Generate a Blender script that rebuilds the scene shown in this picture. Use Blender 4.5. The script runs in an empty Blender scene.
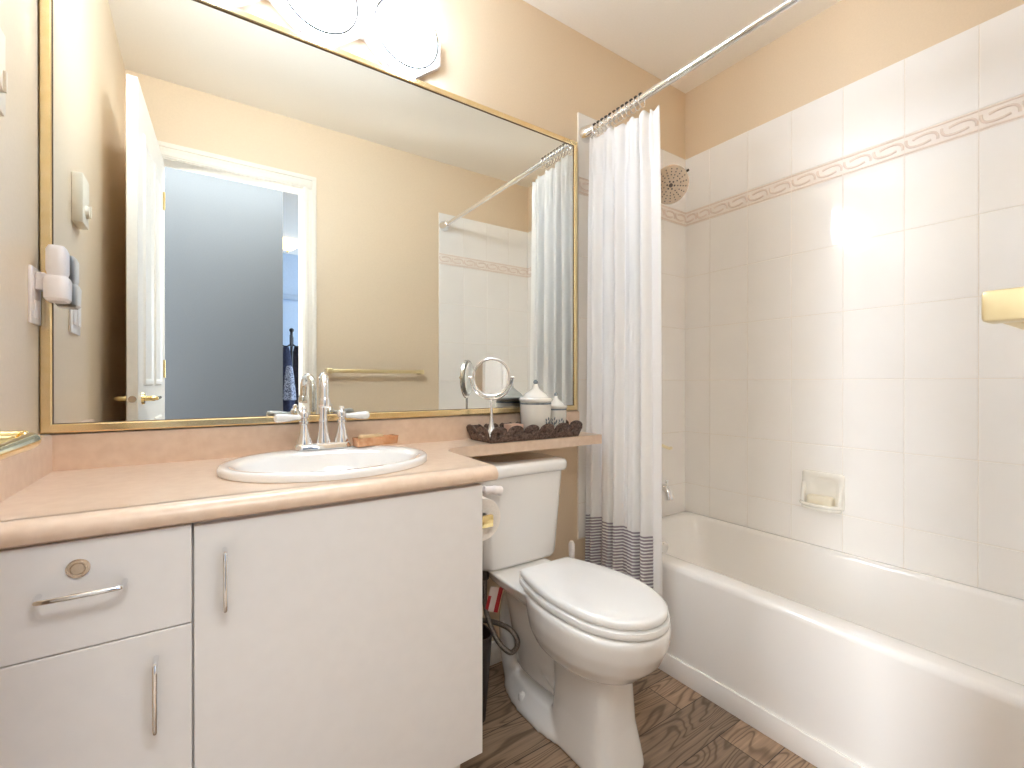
import bpy, bmesh, math, random
from mathutils import Vector, Matrix
random.seed(7)
sc = bpy.context.scene
COL = sc.collection
PI = math.pi

# ------------------------------------------------------------------ camera, light, exposure
cam_data = bpy.data.cameras.new('camera')
cam = bpy.data.objects.new('camera', cam_data)
COL.objects.link(cam)
cam.location = (0.0, -1.5038, 1.0793)
cam.rotation_euler = (math.radians(90 - 0.13), 0.0, math.radians(-34.0966))
cam_data.sensor_width = 36.0
cam_data.lens = 36.0 * 458.37 / 1024.0
cam_data.clip_start = 0.005
sc.camera = cam

sc.view_settings.view_transform = 'Standard'
sc.view_settings.look = 'None'
sc.view_settings.gamma = 1.0
sc.view_settings.use_curve_mapping = False
sc.view_settings.exposure = 1.56
sc.cycles.max_bounces = 14
sc.cycles.diffuse_bounces = 10
sc.cycles.glossy_bounces = 6
sc.cycles.transmission_bounces = 6
sc.cycles.sample_clamp_indirect = 20.0
sc.cycles.caustics_reflective = False
sc.cycles.caustics_refractive = False
sc.cycles.use_denoising = True

GLOBE = 16.0        # emission of the vanity globes
HALL_DAY_FILL = 64.0   # unseen lamp added at the hall end, cool like the hall's daylight
HALL_FILL = 16.0 # added unseen fill just outside the doorway, for the lower fronts

world = bpy.data.worlds.new('world')
sc.world = world
world.use_nodes = True
wb = world.node_tree.nodes['Background']
wb.inputs[0].default_value = (0.75, 0.85, 1.0, 1)
wb.inputs[1].default_value = 1.0

def area(name, loc, rot, sx, sy, power, color):
    d = bpy.data.lights.new(name, 'AREA')
    d.shape = 'RECTANGLE'; d.size = sx; d.size_y = sy
    d.energy = power; d.color = color
    o = bpy.data.objects.new(name, d); COL.objects.link(o)
    o.location = loc; o.rotation_euler = rot
    return o
# hall daylight as an added unseen lamp, boosted as fill; bedroom daylight beyond
area('hall_daylight_fill', (-1.60, -1.95, 1.35), (0, math.radians(-90), math.radians(18)), 1.9, 0.7, HALL_DAY_FILL, (0.90, 0.95, 1.0))
area('bedroom_daylight', (2.6, -3.9, 1.5), (0, math.radians(90), 0), 1.6, 1.4, 30.0, (0.62, 0.78, 1.0))

area('hall_ceiling_fill', (0.15, -1.98, 2.60), (0, 0, 0), 1.2, 0.6, HALL_FILL, (0.93, 0.98, 1.0))  # unseen lamp added to fill the bathroom through the doorway

# ------------------------------------------------------------------ constants (metres)
XL, XR = -0.31, 2.121          # left wall, right wall (tile face)
YR = -1.46                     # rear wall
ZC = 2.617                     # ceiling
ZT = 2.261                     # top of the tiles
XT = 1.362                     # edge of the tiled area
CT = 0.873                     # counter top
MY = -0.02                     # mirror face

# ------------------------------------------------------------------ materials
def srgb(r, g, b):
    f = lambda c: (c / 255.0 / 12.92) if c / 255.0 <= 0.04045 else ((c / 255.0 + 0.055) / 1.055) ** 2.4
    return (f(r), f(g), f(b), 1.0)

def new_mat(name, color, rough=0.5, metal=0.0, coat=0.0, spec=0.5):
    m = bpy.data.materials.new(name); m.use_nodes = True
    b = m.node_tree.nodes['Principled BSDF']
    b.inputs['Base Color'].default_value = color
    b.inputs['Roughness'].default_value = rough
    b.inputs['Metallic'].default_value = metal
    b.inputs['Coat Weight'].default_value = coat
    b.inputs['Coat Roughness'].default_value = 0.05
    b.inputs['Specular IOR Level'].default_value = spec
    return m

def nd(m, typ, **kw):
    n = m.node_tree.nodes.new(typ)
    for k, v in kw.items():
        setattr(n, k, v)
    return n

def mottle(m, c1, c2, scale, detail=4, rough=None, bump=0.0, stretch=None, dist=0.002):
    """noise mottling between two colours of the thing itself, and an optional fine bump"""
    nt = m.node_tree; b = nt.nodes['Principled BSDF']
    tc = nd(m, 'ShaderNodeNewGeometry')
    n = nd(m, 'ShaderNodeTexNoise'); n.inputs['Scale'].default_value = scale; n.inputs['Detail'].default_value = detail
    src = tc.outputs['Position']
    if stretch:
        mp = nd(m, 'ShaderNodeMapping'); mp.inputs['Scale'].default_value = stretch
        nt.links.new(src, mp.inputs['Vector']); src = mp.outputs['Vector']
    nt.links.new(src, n.inputs['Vector'])
    r = nd(m, 'ShaderNodeValToRGB')
    r.color_ramp.elements[0].position = 0.35; r.color_ramp.elements[1].position = 0.65
    r.color_ramp.elements[0].color = c1; r.color_ramp.elements[1].color = c2
    nt.links.new(n.outputs['Fac'], r.inputs['Fac'])
    nt.links.new(r.outputs['Color'], b.inputs['Base Color'])
    if bump:
        bp = nd(m, 'ShaderNodeBump'); bp.inputs['Strength'].default_value = bump; bp.inputs['Distance'].default_value = dist
        nt.links.new(n.outputs['Fac'], bp.inputs['Height'])
        nt.links.new(bp.outputs['Normal'], b.inputs['Normal'])
    return m

M = {}
M['paint'] = mottle(new_mat('cream_paint', (1, 1, 1, 1), 0.32, spec=0.4), srgb(228, 208, 180), srgb(231, 211, 183), 160, 3, bump=0.05)
M['ceiling'] = mottle(new_mat('ceiling_paint', (1, 1, 1, 1), 0.6, spec=0.3), srgb(244, 238, 228), srgb(246, 240, 230), 120, 3, bump=0.03)
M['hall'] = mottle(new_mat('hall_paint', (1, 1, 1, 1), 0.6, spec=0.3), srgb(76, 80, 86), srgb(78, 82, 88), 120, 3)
M['white_trim'] = mottle(new_mat('white_trim_paint', (1, 1, 1, 1), 0.35), srgb(235, 228, 216), srgb(238, 231, 219), 60, 2)
M['tile'] = mottle(new_mat('glazed_tile', (1, 1, 1, 1), 0.07, coat=0.6), srgb(246, 243, 239), srgb(248, 245, 241), 6, 3, bump=0.02, dist=0.004)
M['border'] = mottle(new_mat('border_tile', (1, 1, 1, 1), 0.15, coat=0.4), srgb(246, 238, 230), srgb(244, 235, 226), 14, 3)
M['scroll'] = mottle(new_mat('border_scroll', (1, 1, 1, 1), 0.25, coat=0.2), srgb(236, 221, 209), srgb(232, 216, 204), 20, 3)
M['grout'] = mottle(new_mat('grout', (1, 1, 1, 1), 0.8), srgb(236, 226, 212), srgb(241, 231, 218), 90, 4)
M['porcelain'] = mottle(new_mat('white_porcelain', (1, 1, 1, 1), 0.06, coat=0.7), srgb(238, 236, 233), srgb(240, 238, 235), 4, 2)
M['seat'] = mottle(new_mat('seat_plastic', (1, 1, 1, 1), 0.14, coat=0.3), srgb(240, 239, 237), srgb(242, 241, 239), 4, 2)
M['tub'] = mottle(new_mat('bathtub_enamel', (1, 1, 1, 1), 0.12, coat=0.5), srgb(246, 243, 239), srgb(247, 244, 240), 4, 2)
M['laminate'] = mottle(new_mat('beige_laminate', (1, 1, 1, 1), 0.28, coat=0.15), srgb(223, 196, 172), srgb(231, 206, 183), 42, 6, stretch=(1, 1, 1))
M['cabinet'] = mottle(new_mat('white_melamine', (1, 1, 1, 1), 0.3), srgb(232, 228, 225), srgb(234, 230, 227), 30, 2)
M['toekick'] = mottle(new_mat('toe_kick_board', (1, 1, 1, 1), 0.5), srgb(226, 222, 218), srgb(229, 225, 221), 30, 2)
M['chrome'] = mottle(new_mat('chrome', (1, 1, 1, 1), 0.06, metal=1.0), (0.86, 0.86, 0.87, 1), (0.89, 0.89, 0.9, 1), 20, 2)
M['nickel'] = mottle(new_mat('brushed_nickel', (1, 1, 1, 1), 0.24, metal=0.7), srgb(214, 194, 172), srgb(222, 202, 180), 200, 2)
M['brass'] = mottle(new_mat('polished_brass', (1, 1, 1, 1), 0.12, metal=1.0), (0.89, 0.68, 0.30, 1), (0.92, 0.73, 0.36, 1), 30, 3)
M['brass_frame'] = mottle(new_mat('brass_frame', (1, 1, 1, 1), 0.22, metal=1.0), (0.95, 0.74, 0.40, 1), (0.97, 0.78, 0.46, 1), 40, 3)
M['pale_brass'] = mottle(new_mat('pale_brass', (1, 1, 1, 1), 0.3, metal=1.0), (0.82, 0.74, 0.52, 1), (0.85, 0.78, 0.57, 1), 40, 3)
M['brass_bar'] = mottle(new_mat('satin_brass', (1, 1, 1, 1), 0.28, metal=1.0), (0.87, 0.72, 0.42, 1), (0.90, 0.77, 0.48, 1), 40, 3)
M['dark_line'] = mottle(new_mat('dark_seal', (1, 1, 1, 1), 0.5), srgb(92, 66, 34), srgb(104, 76, 42), 60, 2)
M['black'] = mottle(new_mat('black_iron', (1, 1, 1, 1), 0.4), srgb(24, 24, 30), srgb(32, 32, 40), 60, 2)
M['dark_ring'] = mottle(new_mat('dark_ring_metal', (1, 1, 1, 1), 0.3, metal=0.8), srgb(62, 58, 54), srgb(82, 77, 72), 80, 2)
M['hole'] = mottle(new_mat('nozzle_rubber', (1, 1, 1, 1), 0.6), srgb(42, 33, 28), srgb(50, 40, 34), 90, 2)
M['soap'] = mottle(new_mat('cream_soap', (1, 1, 1, 1), 0.45), srgb(240, 230, 206), srgb(243, 234, 212), 40, 3)
M['tan_soap'] = mottle(new_mat('tan_soap', (1, 1, 1, 1), 0.4), srgb(206, 176, 132), srgb(222, 194, 150), 50, 3)
M['copper'] = mottle(new_mat('copper', (1, 1, 1, 1), 0.25, metal=0.5), srgb(232, 182, 140), srgb(214, 152, 108), 60, 4)
M['tray'] = mottle(new_mat('bronze_tray', (1, 1, 1, 1), 0.42, metal=0.35), srgb(64, 50, 44), srgb(132, 108, 96), 130, 6, bump=0.6, dist=0.003)
M['ceramic'] = mottle(new_mat('cream_ceramic', (1, 1, 1, 1), 0.15, coat=0.4), srgb(236, 232, 222), srgb(240, 236, 227), 20, 3)
M['band'] = mottle(new_mat('blue_grey_glaze', (1, 1, 1, 1), 0.2, coat=0.3), srgb(112, 122, 130), srgb(136, 146, 152), 60, 3)
M['pink'] = mottle(new_mat('pink_box', (1, 1, 1, 1), 0.5), srgb(232, 190, 168), srgb(238, 200, 180), 40, 3)
M['paper'] = mottle(new_mat('tissue_paper', (1, 1, 1, 1), 0.9, spec=0.1), srgb(240, 232, 222), srgb(245, 238, 230), 200, 4, bump=0.3)
M['plastic'] = mottle(new_mat('white_plastic', (1, 1, 1, 1), 0.3), srgb(244, 238, 236), srgb(247, 241, 239), 40, 2)
M['ivory'] = mottle(new_mat('ivory_plastic', (1, 1, 1, 1), 0.35), srgb(240, 228, 206), srgb(243, 231, 210), 40, 2)
M['braid'] = mottle(new_mat('braided_hose', (1, 1, 1, 1), 0.4, metal=0.6), srgb(92, 82, 74), srgb(140, 128, 116), 420, 2, bump=0.6)
M['red'] = mottle(new_mat('red_tag', (1, 1, 1, 1), 0.5), srgb(190, 40, 44), srgb(176, 32, 38), 40, 2)
M['tag_white'] = mottle(new_mat('tag_paper', (1, 1, 1, 1), 0.6), srgb(232, 214, 204), srgb(226, 206, 196), 60, 2)
M['dark_plastic'] = mottle(new_mat('dark_brown_plastic', (1, 1, 1, 1), 0.4), srgb(40, 30, 26), srgb(50, 38, 32), 30, 2)
M['jacket'] = mottle(new_mat('navy_cloth', (1, 1, 1, 1), 0.9), srgb(36, 42, 66), srgb(48, 54, 82), 60, 4, bump=0.4)
M['jacket2'] = mottle(new_mat('charcoal_cloth', (1, 1, 1, 1), 0.9), srgb(30, 30, 40), srgb(52, 48, 62), 40, 4, bump=0.4)
M['pattern'] = mottle(new_mat('speckled_cloth', (1, 1, 1, 1), 0.9), srgb(36, 44, 74), srgb(190, 200, 224), 90, 6)
M['blue_paint'] = mottle(new_mat('bedroom_paint', (1, 1, 1, 1), 0.6), srgb(176, 196, 222), srgb(180, 200, 226), 40, 2)
M['mirror_frame_silver'] = mottle(new_mat('silver_plastic', (1, 1, 1, 1), 0.2, metal=0.7), srgb(226, 224, 222), srgb(236, 234, 232), 40, 2)

# silvered glass, with the faint warm-green cast of old plate glass
def mirror_mat(name, col):
    m = bpy.data.materials.new(name); m.use_nodes = True
    b = m.node_tree.nodes['Principled BSDF']
    b.inputs['Metallic'].default_value = 1.0
    b.inputs['Roughness'].default_value = 0.0
    n = nd(m, 'ShaderNodeTexNoise'); n.inputs['Scale'].default_value = 1.5
    r = nd(m, 'ShaderNodeValToRGB')
    r.color_ramp.elements[0].color = col; r.color_ramp.elements[1].color = tuple(min(1, c * 1.01) for c in col[:3]) + (1,)
    m.node_tree.links.new(n.outputs['Fac'], r.inputs['Fac'])
    m.node_tree.links.new(r.outputs['Color'], b.inputs['Base Color'])
    return m
M['mirror'] = mirror_mat('mirror_glass', (0.86, 0.87, 0.82, 1))
M['mirror_small'] = mirror_mat('small_mirror_glass', (0.92, 0.92, 0.90, 1))

def emit_mat(name, col, strength):
    m = bpy.data.materials.new(name); m.use_nodes = True
    b = m.node_tree.nodes['Principled BSDF']
    b.inputs['Base Color'].default_value = (0.95, 0.93, 0.9, 1)
    b.inputs['Roughness'].default_value = 0.35
    b.inputs['Emission Color'].default_value = col
    b.inputs['Emission Strength'].default_value = strength
    return m
M['globe'] = emit_mat('lit_frosted_glass', (0.82, 0.975, 1.17, 1), GLOBE)
M['amber'] = emit_mat('lit_amber_glass', (1.0, 0.72, 0.35, 1), 1.4)

# curtain: white cotton, grey-violet woven stripes near the hem, plain side hem
def curtain_mat():
    m = bpy.data.materials.new('white_curtain_cloth'); m.use_nodes = True
    nt = m.node_tree; b = nt.nodes['Principled BSDF']
    uv = nd(m, 'ShaderNodeUVMap'); sep = nd(m, 'ShaderNodeSeparateXYZ')
    nt.links.new(uv.outputs['UV'], sep.inputs[0])
    def math_(op, a, bb=None):
        n = nd(m, 'ShaderNodeMath', operation=op)
        for i, v in enumerate((a, bb)):
            if v is None: continue
            if isinstance(v, (int, float)): n.inputs[i].default_value = v
            else: nt.links.new(v, n.inputs[i])
        return n.outputs[0]
    # v = height in metres, u = metres along the cloth
    band = math_('LESS_THAN', sep.outputs['Y'], 0.505)
    inner = math_('LESS_THAN', sep.outputs['X'], 0.925)
    noise = nd(m, 'ShaderNodeTexNoise'); noise.inputs['Scale'].default_value = 40
    nt.links.new(uv.outputs['UV'], noise.inputs['Vector'])
    wob = math_('MULTIPLY', noise.outputs['Fac'], 0.004)
    vv = math_('ADD', sep.outputs['Y'], wob)
    ph = math_('FRACT', math_('MULTIPLY', vv, 1 / 0.0125))
    line = math_('LESS_THAN', ph, 0.56)
    mask = math_('MULTIPLY', math_('MULTIPLY', band, inner), line)
    mix = nd(m, 'ShaderNodeMix', data_type='RGBA')
    mix.inputs['A'].default_value = srgb(251, 249, 247)
    mix.inputs['B'].default_value = srgb(166, 156, 164)
    nt.links.new(mask, mix.inputs['Factor'])
    nt.links.new(mix.outputs['Result'], b.inputs['Base Color'])
    b.inputs['Roughness'].default_value = 0.85
    b.inputs['Specular IOR Level'].default_value = 0.15
    tr = nd(m, 'ShaderNodeBsdfTranslucent')
    nt.links.new(mix.outputs['Result'], tr.inputs['Color'])
    ms = nd(m, 'ShaderNodeMixShader'); ms.inputs['Fac'].default_value = 0.16
    out = nt.nodes['Material Output']
    nt.links.new(b.outputs[0], ms.inputs[1]); nt.links.new(tr.outputs[0], ms.inputs[2])
    nt.links.new(ms.outputs[0], out.inputs['Surface'])
    fine = nd(m, 'ShaderNodeTexNoise'); fine.inputs['Scale'].default_value = 260
    nt.links.new(uv.outputs['UV'], fine.inputs['Vector'])
    bp = nd(m, 'ShaderNodeBump'); bp.inputs['Strength'].default_value = 0.25; bp.inputs['Distance'].default_value = 0.001
    nt.links.new(fine.outputs['Fac'], bp.inputs['Height']); nt.links.new(bp.outputs['Normal'], b.inputs['Normal'])
    return m
M['curtain'] = curtain_mat()

def liner_mat():
    m = new_mat('liner_cloth', srgb(240, 236, 230), 0.6, spec=0.3)
    nt = m.node_tree; b = nt.nodes['Principled BSDF']
    tr = nd(m, 'ShaderNodeBsdfTranslucent'); tr.inputs['Color'].default_value = srgb(240, 236, 230)
    ms = nd(m, 'ShaderNodeMixShader'); ms.inputs['Fac'].default_value = 0.4
    nt.links.new(b.outputs[0], ms.inputs[1]); nt.links.new(tr.outputs[0], ms.inputs[2])
    nt.links.new(ms.outputs[0], nt.nodes['Material Output'].inputs['Surface'])
    return m
M['liner'] = liner_mat()

# floor: grey-brown oak planks running along X
def floor_mat():
    m = bpy.data.materials.new('oak_plank_floor'); m.use_nodes = True
    nt = m.node_tree; b = nt.nodes['Principled BSDF']
    geo = nd(m, 'ShaderNodeNewGeometry')
    br = nd(m, 'ShaderNodeTexBrick'); br.offset = 0.37; br.offset_frequency = 2
    br.inputs['Color1'].default_value = (0, 0, 0, 1); br.inputs['Color2'].default_value = (1, 1, 1, 1)
    br.inputs['Mortar'].default_value = (0.5, 0.5, 0.5, 1)
    br.inputs['Scale'].default_value = 1.0; br.inputs['Mortar Size'].default_value = 0.0012
    br.inputs['Brick Width'].default_value = 0.92; br.inputs['Row Height'].default_value = 0.135
    br.inputs['Bias'].default_value = 0.0
    off = nd(m, 'ShaderNodeVectorMath', operation='ADD'); off.inputs[1].default_value = (5.13, 5.02, 0)
    nt.links.new(geo.outputs['Position'], off.inputs[0])
    nt.links.new(off.outputs[0], br.inputs['Vector'])
    # each plank gets its own piece of grain
    sc_ = nd(m, 'ShaderNodeVectorMath', operation='SCALE'); sc_.inputs['Scale'].default_value = 17.0
    nt.links.new(br.outputs['Color'], sc_.inputs[0])
    mp = nd(m, 'ShaderNodeMapping'); mp.inputs['Scale'].default_value = (1.5, 8.5, 1)
    nt.links.new(geo.outputs['Position'], mp.inputs['Vector'])
    add = nd(m, 'ShaderNodeVectorMath', operation='ADD')
    nt.links.new(mp.outputs[0], add.inputs[0]); nt.links.new(sc_.outputs[0], add.inputs[1])
    n1 = nd(m, 'ShaderNodeTexNoise'); n1.inputs['Scale'].default_value = 1.25; n1.inputs['Detail'].default_value = 1.5
    n1.inputs['Distortion'].default_value = 0.4
    nt.links.new(add.outputs[0], n1.inputs['Vector'])
    mul = nd(m, 'ShaderNodeMath', operation='MULTIPLY'); mul.inputs[1].default_value = 120.0
    nt.links.new(n1.outputs['Fac'], mul.inputs[0])
    sn = nd(m, 'ShaderNodeMath', operation='SINE'); nt.links.new(mul.outputs[0], sn.inputs[0])
    mp2 = nd(m, 'ShaderNodeMapping'); mp2.inputs['Scale'].default_value = (6, 150, 1)
    nt.links.new(geo.outputs['Position'], mp2.inputs['Vector'])
    n2 = nd(m, 'ShaderNodeTexNoise'); n2.inputs['Scale'].default_value = 1.0; n2.inputs['Detail'].default_value = 5
    nt.links.new(mp2.outputs[0], n2.inputs['Vector'])
    r1 = nd(m, 'ShaderNodeValToRGB')
    e = r1.color_ramp.elements
    e[0].position = 0.0; e[0].color = srgb(108, 88, 70)
    e[1].position = 0.3; e[1].color = srgb(143, 121, 101)
    e3 = e.new(1.0); e3.color = srgb(152, 129, 108)
    mr = nd(m, 'ShaderNodeMapRange'); mr.inputs['From Min'].default_value = -1; mr.inputs['From Max'].default_value = 1
    nt.links.new(sn.outputs[0], mr.inputs['Value']); nt.links.new(mr.outputs[0], r1.inputs['Fac'])
    mixf = nd(m, 'ShaderNodeMix', data_type='RGBA', blend_type='OVERLAY'); mixf.inputs['Factor'].default_value = 0.55
    nt.links.new(r1.outputs['Color'], mixf.inputs['A']); nt.links.new(n2.outputs['Fac'], mixf.inputs['B'])
    # plank-to-plank tone
    tone = nd(m, 'ShaderNodeValToRGB')
    tone.color_ramp.elements[0].color = (0.84, 0.84, 0.83, 1); tone.color_ramp.elements[1].color = (1.35, 1.29, 1.22, 1)
    nt.links.new(br.outputs['Color'], tone.inputs['Fac'])
    mt = nd(m, 'ShaderNodeMix', data_type='RGBA', blend_type='MULTIPLY'); mt.inputs['Factor'].default_value = 1.0
    nt.links.new(mixf.outputs['Result'], mt.inputs['A']); nt.links.new(tone.outputs['Color'], mt.inputs['B'])
    mj = nd(m, 'ShaderNodeMix', data_type='RGBA'); mj.inputs['B'].default_value = srgb(48, 36, 28)
    nt.links.new(br.outputs['Fac'], mj.inputs['Factor']); nt.links.new(mt.outputs['Result'], mj.inputs['A'])
    nt.links.new(mj.outputs['Result'], b.inputs['Base Color'])
    b.inputs['Roughness'].default_value = 0.42
    bp = nd(m, 'ShaderNodeBump'); bp.inputs['Strength'].default_value = 0.15; bp.inputs['Distance'].default_value = 0.002
    nt.links.new(n2.outputs['Fac'], bp.inputs['Height']); nt.links.new(bp.outputs['Normal'], b.inputs['Normal'])
    return m
M['floor'] = floor_mat()

# ------------------------------------------------------------------ mesh builder
class G:
    def __init__(self):
        self.v = []; self.f = []
    def add(self, vs, fs, mat=None):
        k = len(self.v)
        for p in vs:
            p = Vector(p)
            self.v.append(mat @ p if mat is not None else p)
        self.f += [tuple(k + i for i in f) for f in fs]
        return self
    def from_bm(self, bm, mat=None):
        bm.verts.index_update()
        self.add([v.co.copy() for v in bm.verts], [[v.index for v in f.verts] for f in bm.faces], mat)
        bm.free(); return self
    def box(self, x0, x1, y0, y1, z0, z1, bev=0.0, seg=2, mat=None):
        bm = bmesh.new(); bmesh.ops.create_cube(bm, size=1)
        bmesh.ops.scale(bm, vec=(abs(x1 - x0), abs(y1 - y0), abs(z1 - z0)), verts=bm.verts)
        bmesh.ops.translate(bm, vec=((x0 + x1) / 2, (y0 + y1) / 2, (z0 + z1) / 2), verts=bm.verts)
        if bev: bmesh.ops.bevel(bm, geom=list(bm.edges), offset=bev, segments=seg, affect='EDGES', profile=0.5)
        return self.from_bm(bm, mat)
    def loft(self, rings, cap0=True, cap1=True, close=True, mat=None):
        n = len(rings[0]); vs = [p for r in rings for p in r]; fs = []
        m = n if close else n - 1
        for i in range(len(rings) - 1):
            for j in range(m):
                a = i * n + j; b = i * n + (j + 1) % n
                fs.append((a, b, b + n, a + n))
        if cap0: fs.append(tuple(reversed(range(n))))
        if cap1: fs.append(tuple((len(rings) - 1) * n + j for j in range(n)))
        return self.add(vs, fs, mat)
    def lathe(self, prof, origin=(0, 0, 0), n=40, mat=None, cap0=True, cap1=True):
        o = Vector(origin)
        rings = [[o + Vector((r * math.cos(2 * PI * k / n), r * math.sin(2 * PI * k / n), h)) for k in range(n)] for r, h in prof]
        return self.loft(rings, cap0, cap1, True, mat)
    def tube(self, pts, r, n=12, closed=False, mat=None, sx=1.0):
        pts = [Vector(p) for p in pts]; m = len(pts); rings = []
        rr = r if isinstance(r, (list, tuple)) else [r] * m
        prev = None
        for i, p in enumerate(pts):
            if closed: t = pts[(i + 1) % m] - pts[i - 1]
            else: t = pts[min(i + 1, m - 1)] - pts[max(i - 1, 0)]
            t.normalize()
            if prev is None:
                a = Vector((0, 0, 1)) if abs(t.z) < 0.9 else Vector((1, 0, 0))
                u = t.cross(a).normalized()
            else:
                u = (prev - t * prev.dot(t)).normalized()
            prev = u; w = t.cross(u)
            rings.append([p + (u * math.cos(2 * PI * k / n) * sx + w * math.sin(2 * PI * k / n)) * rr[i] for k in range(n)])
        if closed:
            rings.append(rings[0]); return self.loft(rings, False, False, True, mat)
        return self.loft(rings, True, True, True, mat)
    def cyl(self, p0, p1, r0, r1=None, n=24, mat=None):
        return self.tube([p0, p1], [r0, r0 if r1 is None else r1], n, False, mat)
    def prism(self, poly, z0, z1, bev=0.0, seg=2, mat=None):
        bm = bmesh.new()
        vs = [bm.verts.new((x, y, z0)) for x, y in poly]
        f = bm.faces.new(vs)
        r = bmesh.ops.extrude_face_region(bm, geom=[f])
        bmesh.ops.translate(bm, vec=(0, 0, z1 - z0), verts=[e for e in r['geom'] if isinstance(e, bmesh.types.BMVert)])
        bmesh.ops.recalc_face_normals(bm, faces=bm.faces)
        if bev: bmesh.ops.bevel(bm, geom=list(bm.edges), offset=bev, segments=seg, affect='EDGES', profile=0.5)
        return self.from_bm(bm, mat)
    def ball(self, c, r, n=20, sc=(1, 1, 1)):
        bm = bmesh.new(); bmesh.ops.create_uvsphere(bm, u_segments=n, v_segments=n // 2, radius=r)
        bmesh.ops.scale(bm, vec=sc, verts=bm.verts); bmesh.ops.translate(bm, vec=c, verts=bm.verts)
        return self.from_bm(bm)

BASE = {}    # world location of every thing root / part
def mesh_obj(name, g, mat, parent=None, loc=(0, 0, 0), angle=32):
    base = Vector(BASE[parent.name]) if parent is not None else Vector(loc)
    me = bpy.data.meshes.new(name)
    me.from_pydata([tuple(v - base) for v in g.v], [], g.f)
    bm = bmesh.new(); bm.from_mesh(me); bmesh.ops.recalc_face_normals(bm, faces=bm.faces); bm.to_mesh(me); bm.free()
    me.shade_smooth(); me.set_sharp_from_angle(angle=math.radians(angle))
    me.materials.append(M[mat] if isinstance(mat, str) else mat)
    o = bpy.data.objects.new(name, me); COL.objects.link(o)
    if parent is not None: o.parent = parent
    else: o.location = base
    BASE[o.name] = base
    return o
def tag(o, label=None, cat=None, group=None, kind=None):
    if label: o['label'] = label
    if cat: o['category'] = cat
    if group: o['group'] = group
    if kind: o['kind'] = kind
    return o
def thing(name, label, cat, loc, group=None):
    o = bpy.data.objects.new(name, None); COL.objects.link(o)
    o.empty_display_size = 0.05; o.location = loc
    BASE[o.name] = Vector(loc)
    return tag(o, label, cat, group)
def struct(name, g, mat, parent=None, angle=32):
    o = mesh_obj(name, g, mat, parent, angle=angle)
    if parent is None: o['kind'] = 'structure'
    return o
def dup(root, loc, label=None):
    r = root.copy(); COL.objects.link(r); r.location = loc
    BASE[r.name] = Vector(loc)
    if label: r['label'] = label
    for ch in list(root.children):
        c = ch.copy(); COL.objects.link(c); c.parent = r
        for s in list(ch.children):
            d = s.copy(); COL.objects.link(d); d.parent = c
    return r
def arc(c, r, a0, a1, n):
    return [(c[0] + r * math.cos(a0 + (a1 - a0) * i / n), c[1] + r * math.sin(a0 + (a1 - a0) * i / n)) for i in range(n + 1)]
def smooth_path(pts, n=8):
    """Catmull-Rom through the points"""
    P = [Vector(p) for p in pts]; P = [P[0] * 2 - P[1]] + P + [P[-1] * 2 - P[-2]]; out = []
    for i in range(1, len(P) - 2):
        for k in range(n):
            t = k / n; a, b, c, d = P[i - 1:i + 3]
            out.append(0.5 * ((2 * b) + (c - a) * t + (2 * a - 5 * b + 4 * c - d) * t * t + (3 * b - a - 3 * c + d) * t ** 3))
    out.append(P[-2]); return out

# ================================================================== the room
struct('floor', G().box(-2.3, 3.1, -5.0, 0.12, -0.06, 0.0), 'floor')
struct('ceiling', G().box(-2.3, 3.1, -5.0, 0.12, ZC, ZC + 0.06), 'ceiling')
struct('wall_back', G().box(XL - 0.1, XR + 0.12, 0.0, 0.1, 0.0, ZC), 'paint')
struct('wall_left', G().box(XL - 0.1, XL, YR - 0.05, 0.0, 0.0, ZC), 'paint')
struct('wall_right', G().box(XR + 0.01, XR + 0.12, YR - 0.05, 0.0, 0.0, ZC), 'paint')
OX0, OX1, OZ = -0.165, 0.492, 2.225
g = G(); yb = YR - 0.105
g.box(XL - 0.1, OX0, yb, YR, 0, ZC); g.box(OX1, XR + 0.12, yb, YR, 0, ZC); g.box(OX0, OX1, yb, YR, OZ, ZC)
struct('wall_rear', g, 'paint')

# door casing (stepped moulding) round the doorway, and jamb lining
def casing(g, y, sgn):
    W = 0.074
    for a, b, th in ((0.0, W, 0.010), (0.008, 0.03, 0.014), (0.05, W, 0.017)):
        y0, y1 = (y, y + sgn * th)
        g.box(OX1 + a, OX1 + b, y0, y1, 0, OZ + a, 0.002)
        g.box(OX0 - b, OX0 - a, y0, y1, 0, OZ + a, 0.002)
        g.box(OX0 - b, OX1 + b, y0, y1, OZ + a, OZ + b, 0.002)
g = G(); casing(g, YR, 1); casing(g, yb, -1)
t = 0.004
g.box(OX0 - 0.001, OX0 + t, yb, YR, 0, OZ); g.box(OX1 - t, OX1 + 0.001, yb, YR, 0, OZ); g.box(OX0, OX1, yb, YR, OZ - t, OZ + 0.001)
struct('trim_1', g, 'white_trim')

# baseboards
def baseboard(name, x0, x1, y0, y1):
    g = G(); g.box(x0, x1, y0, y1, 0, 0.085, 0.002)
    return struct(name, g, 'white_trim')
baseboard('baseboard_back', 0.59, 1.425, -0.012, 0.0)
baseboard('baseboard_rear', OX1 + 0.075, 1.425, YR, YR + 0.012)
g = G().box(1.428, 1.4372, YR + 0.002, -0.003, 0.0, 0.070, 0.002); g.tube([(1.4325, YR + 0.002, 0.071), (1.4325, -0.003, 0.071)], 0.0045, 8)
struct('trim_2', g, 'tub')

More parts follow.
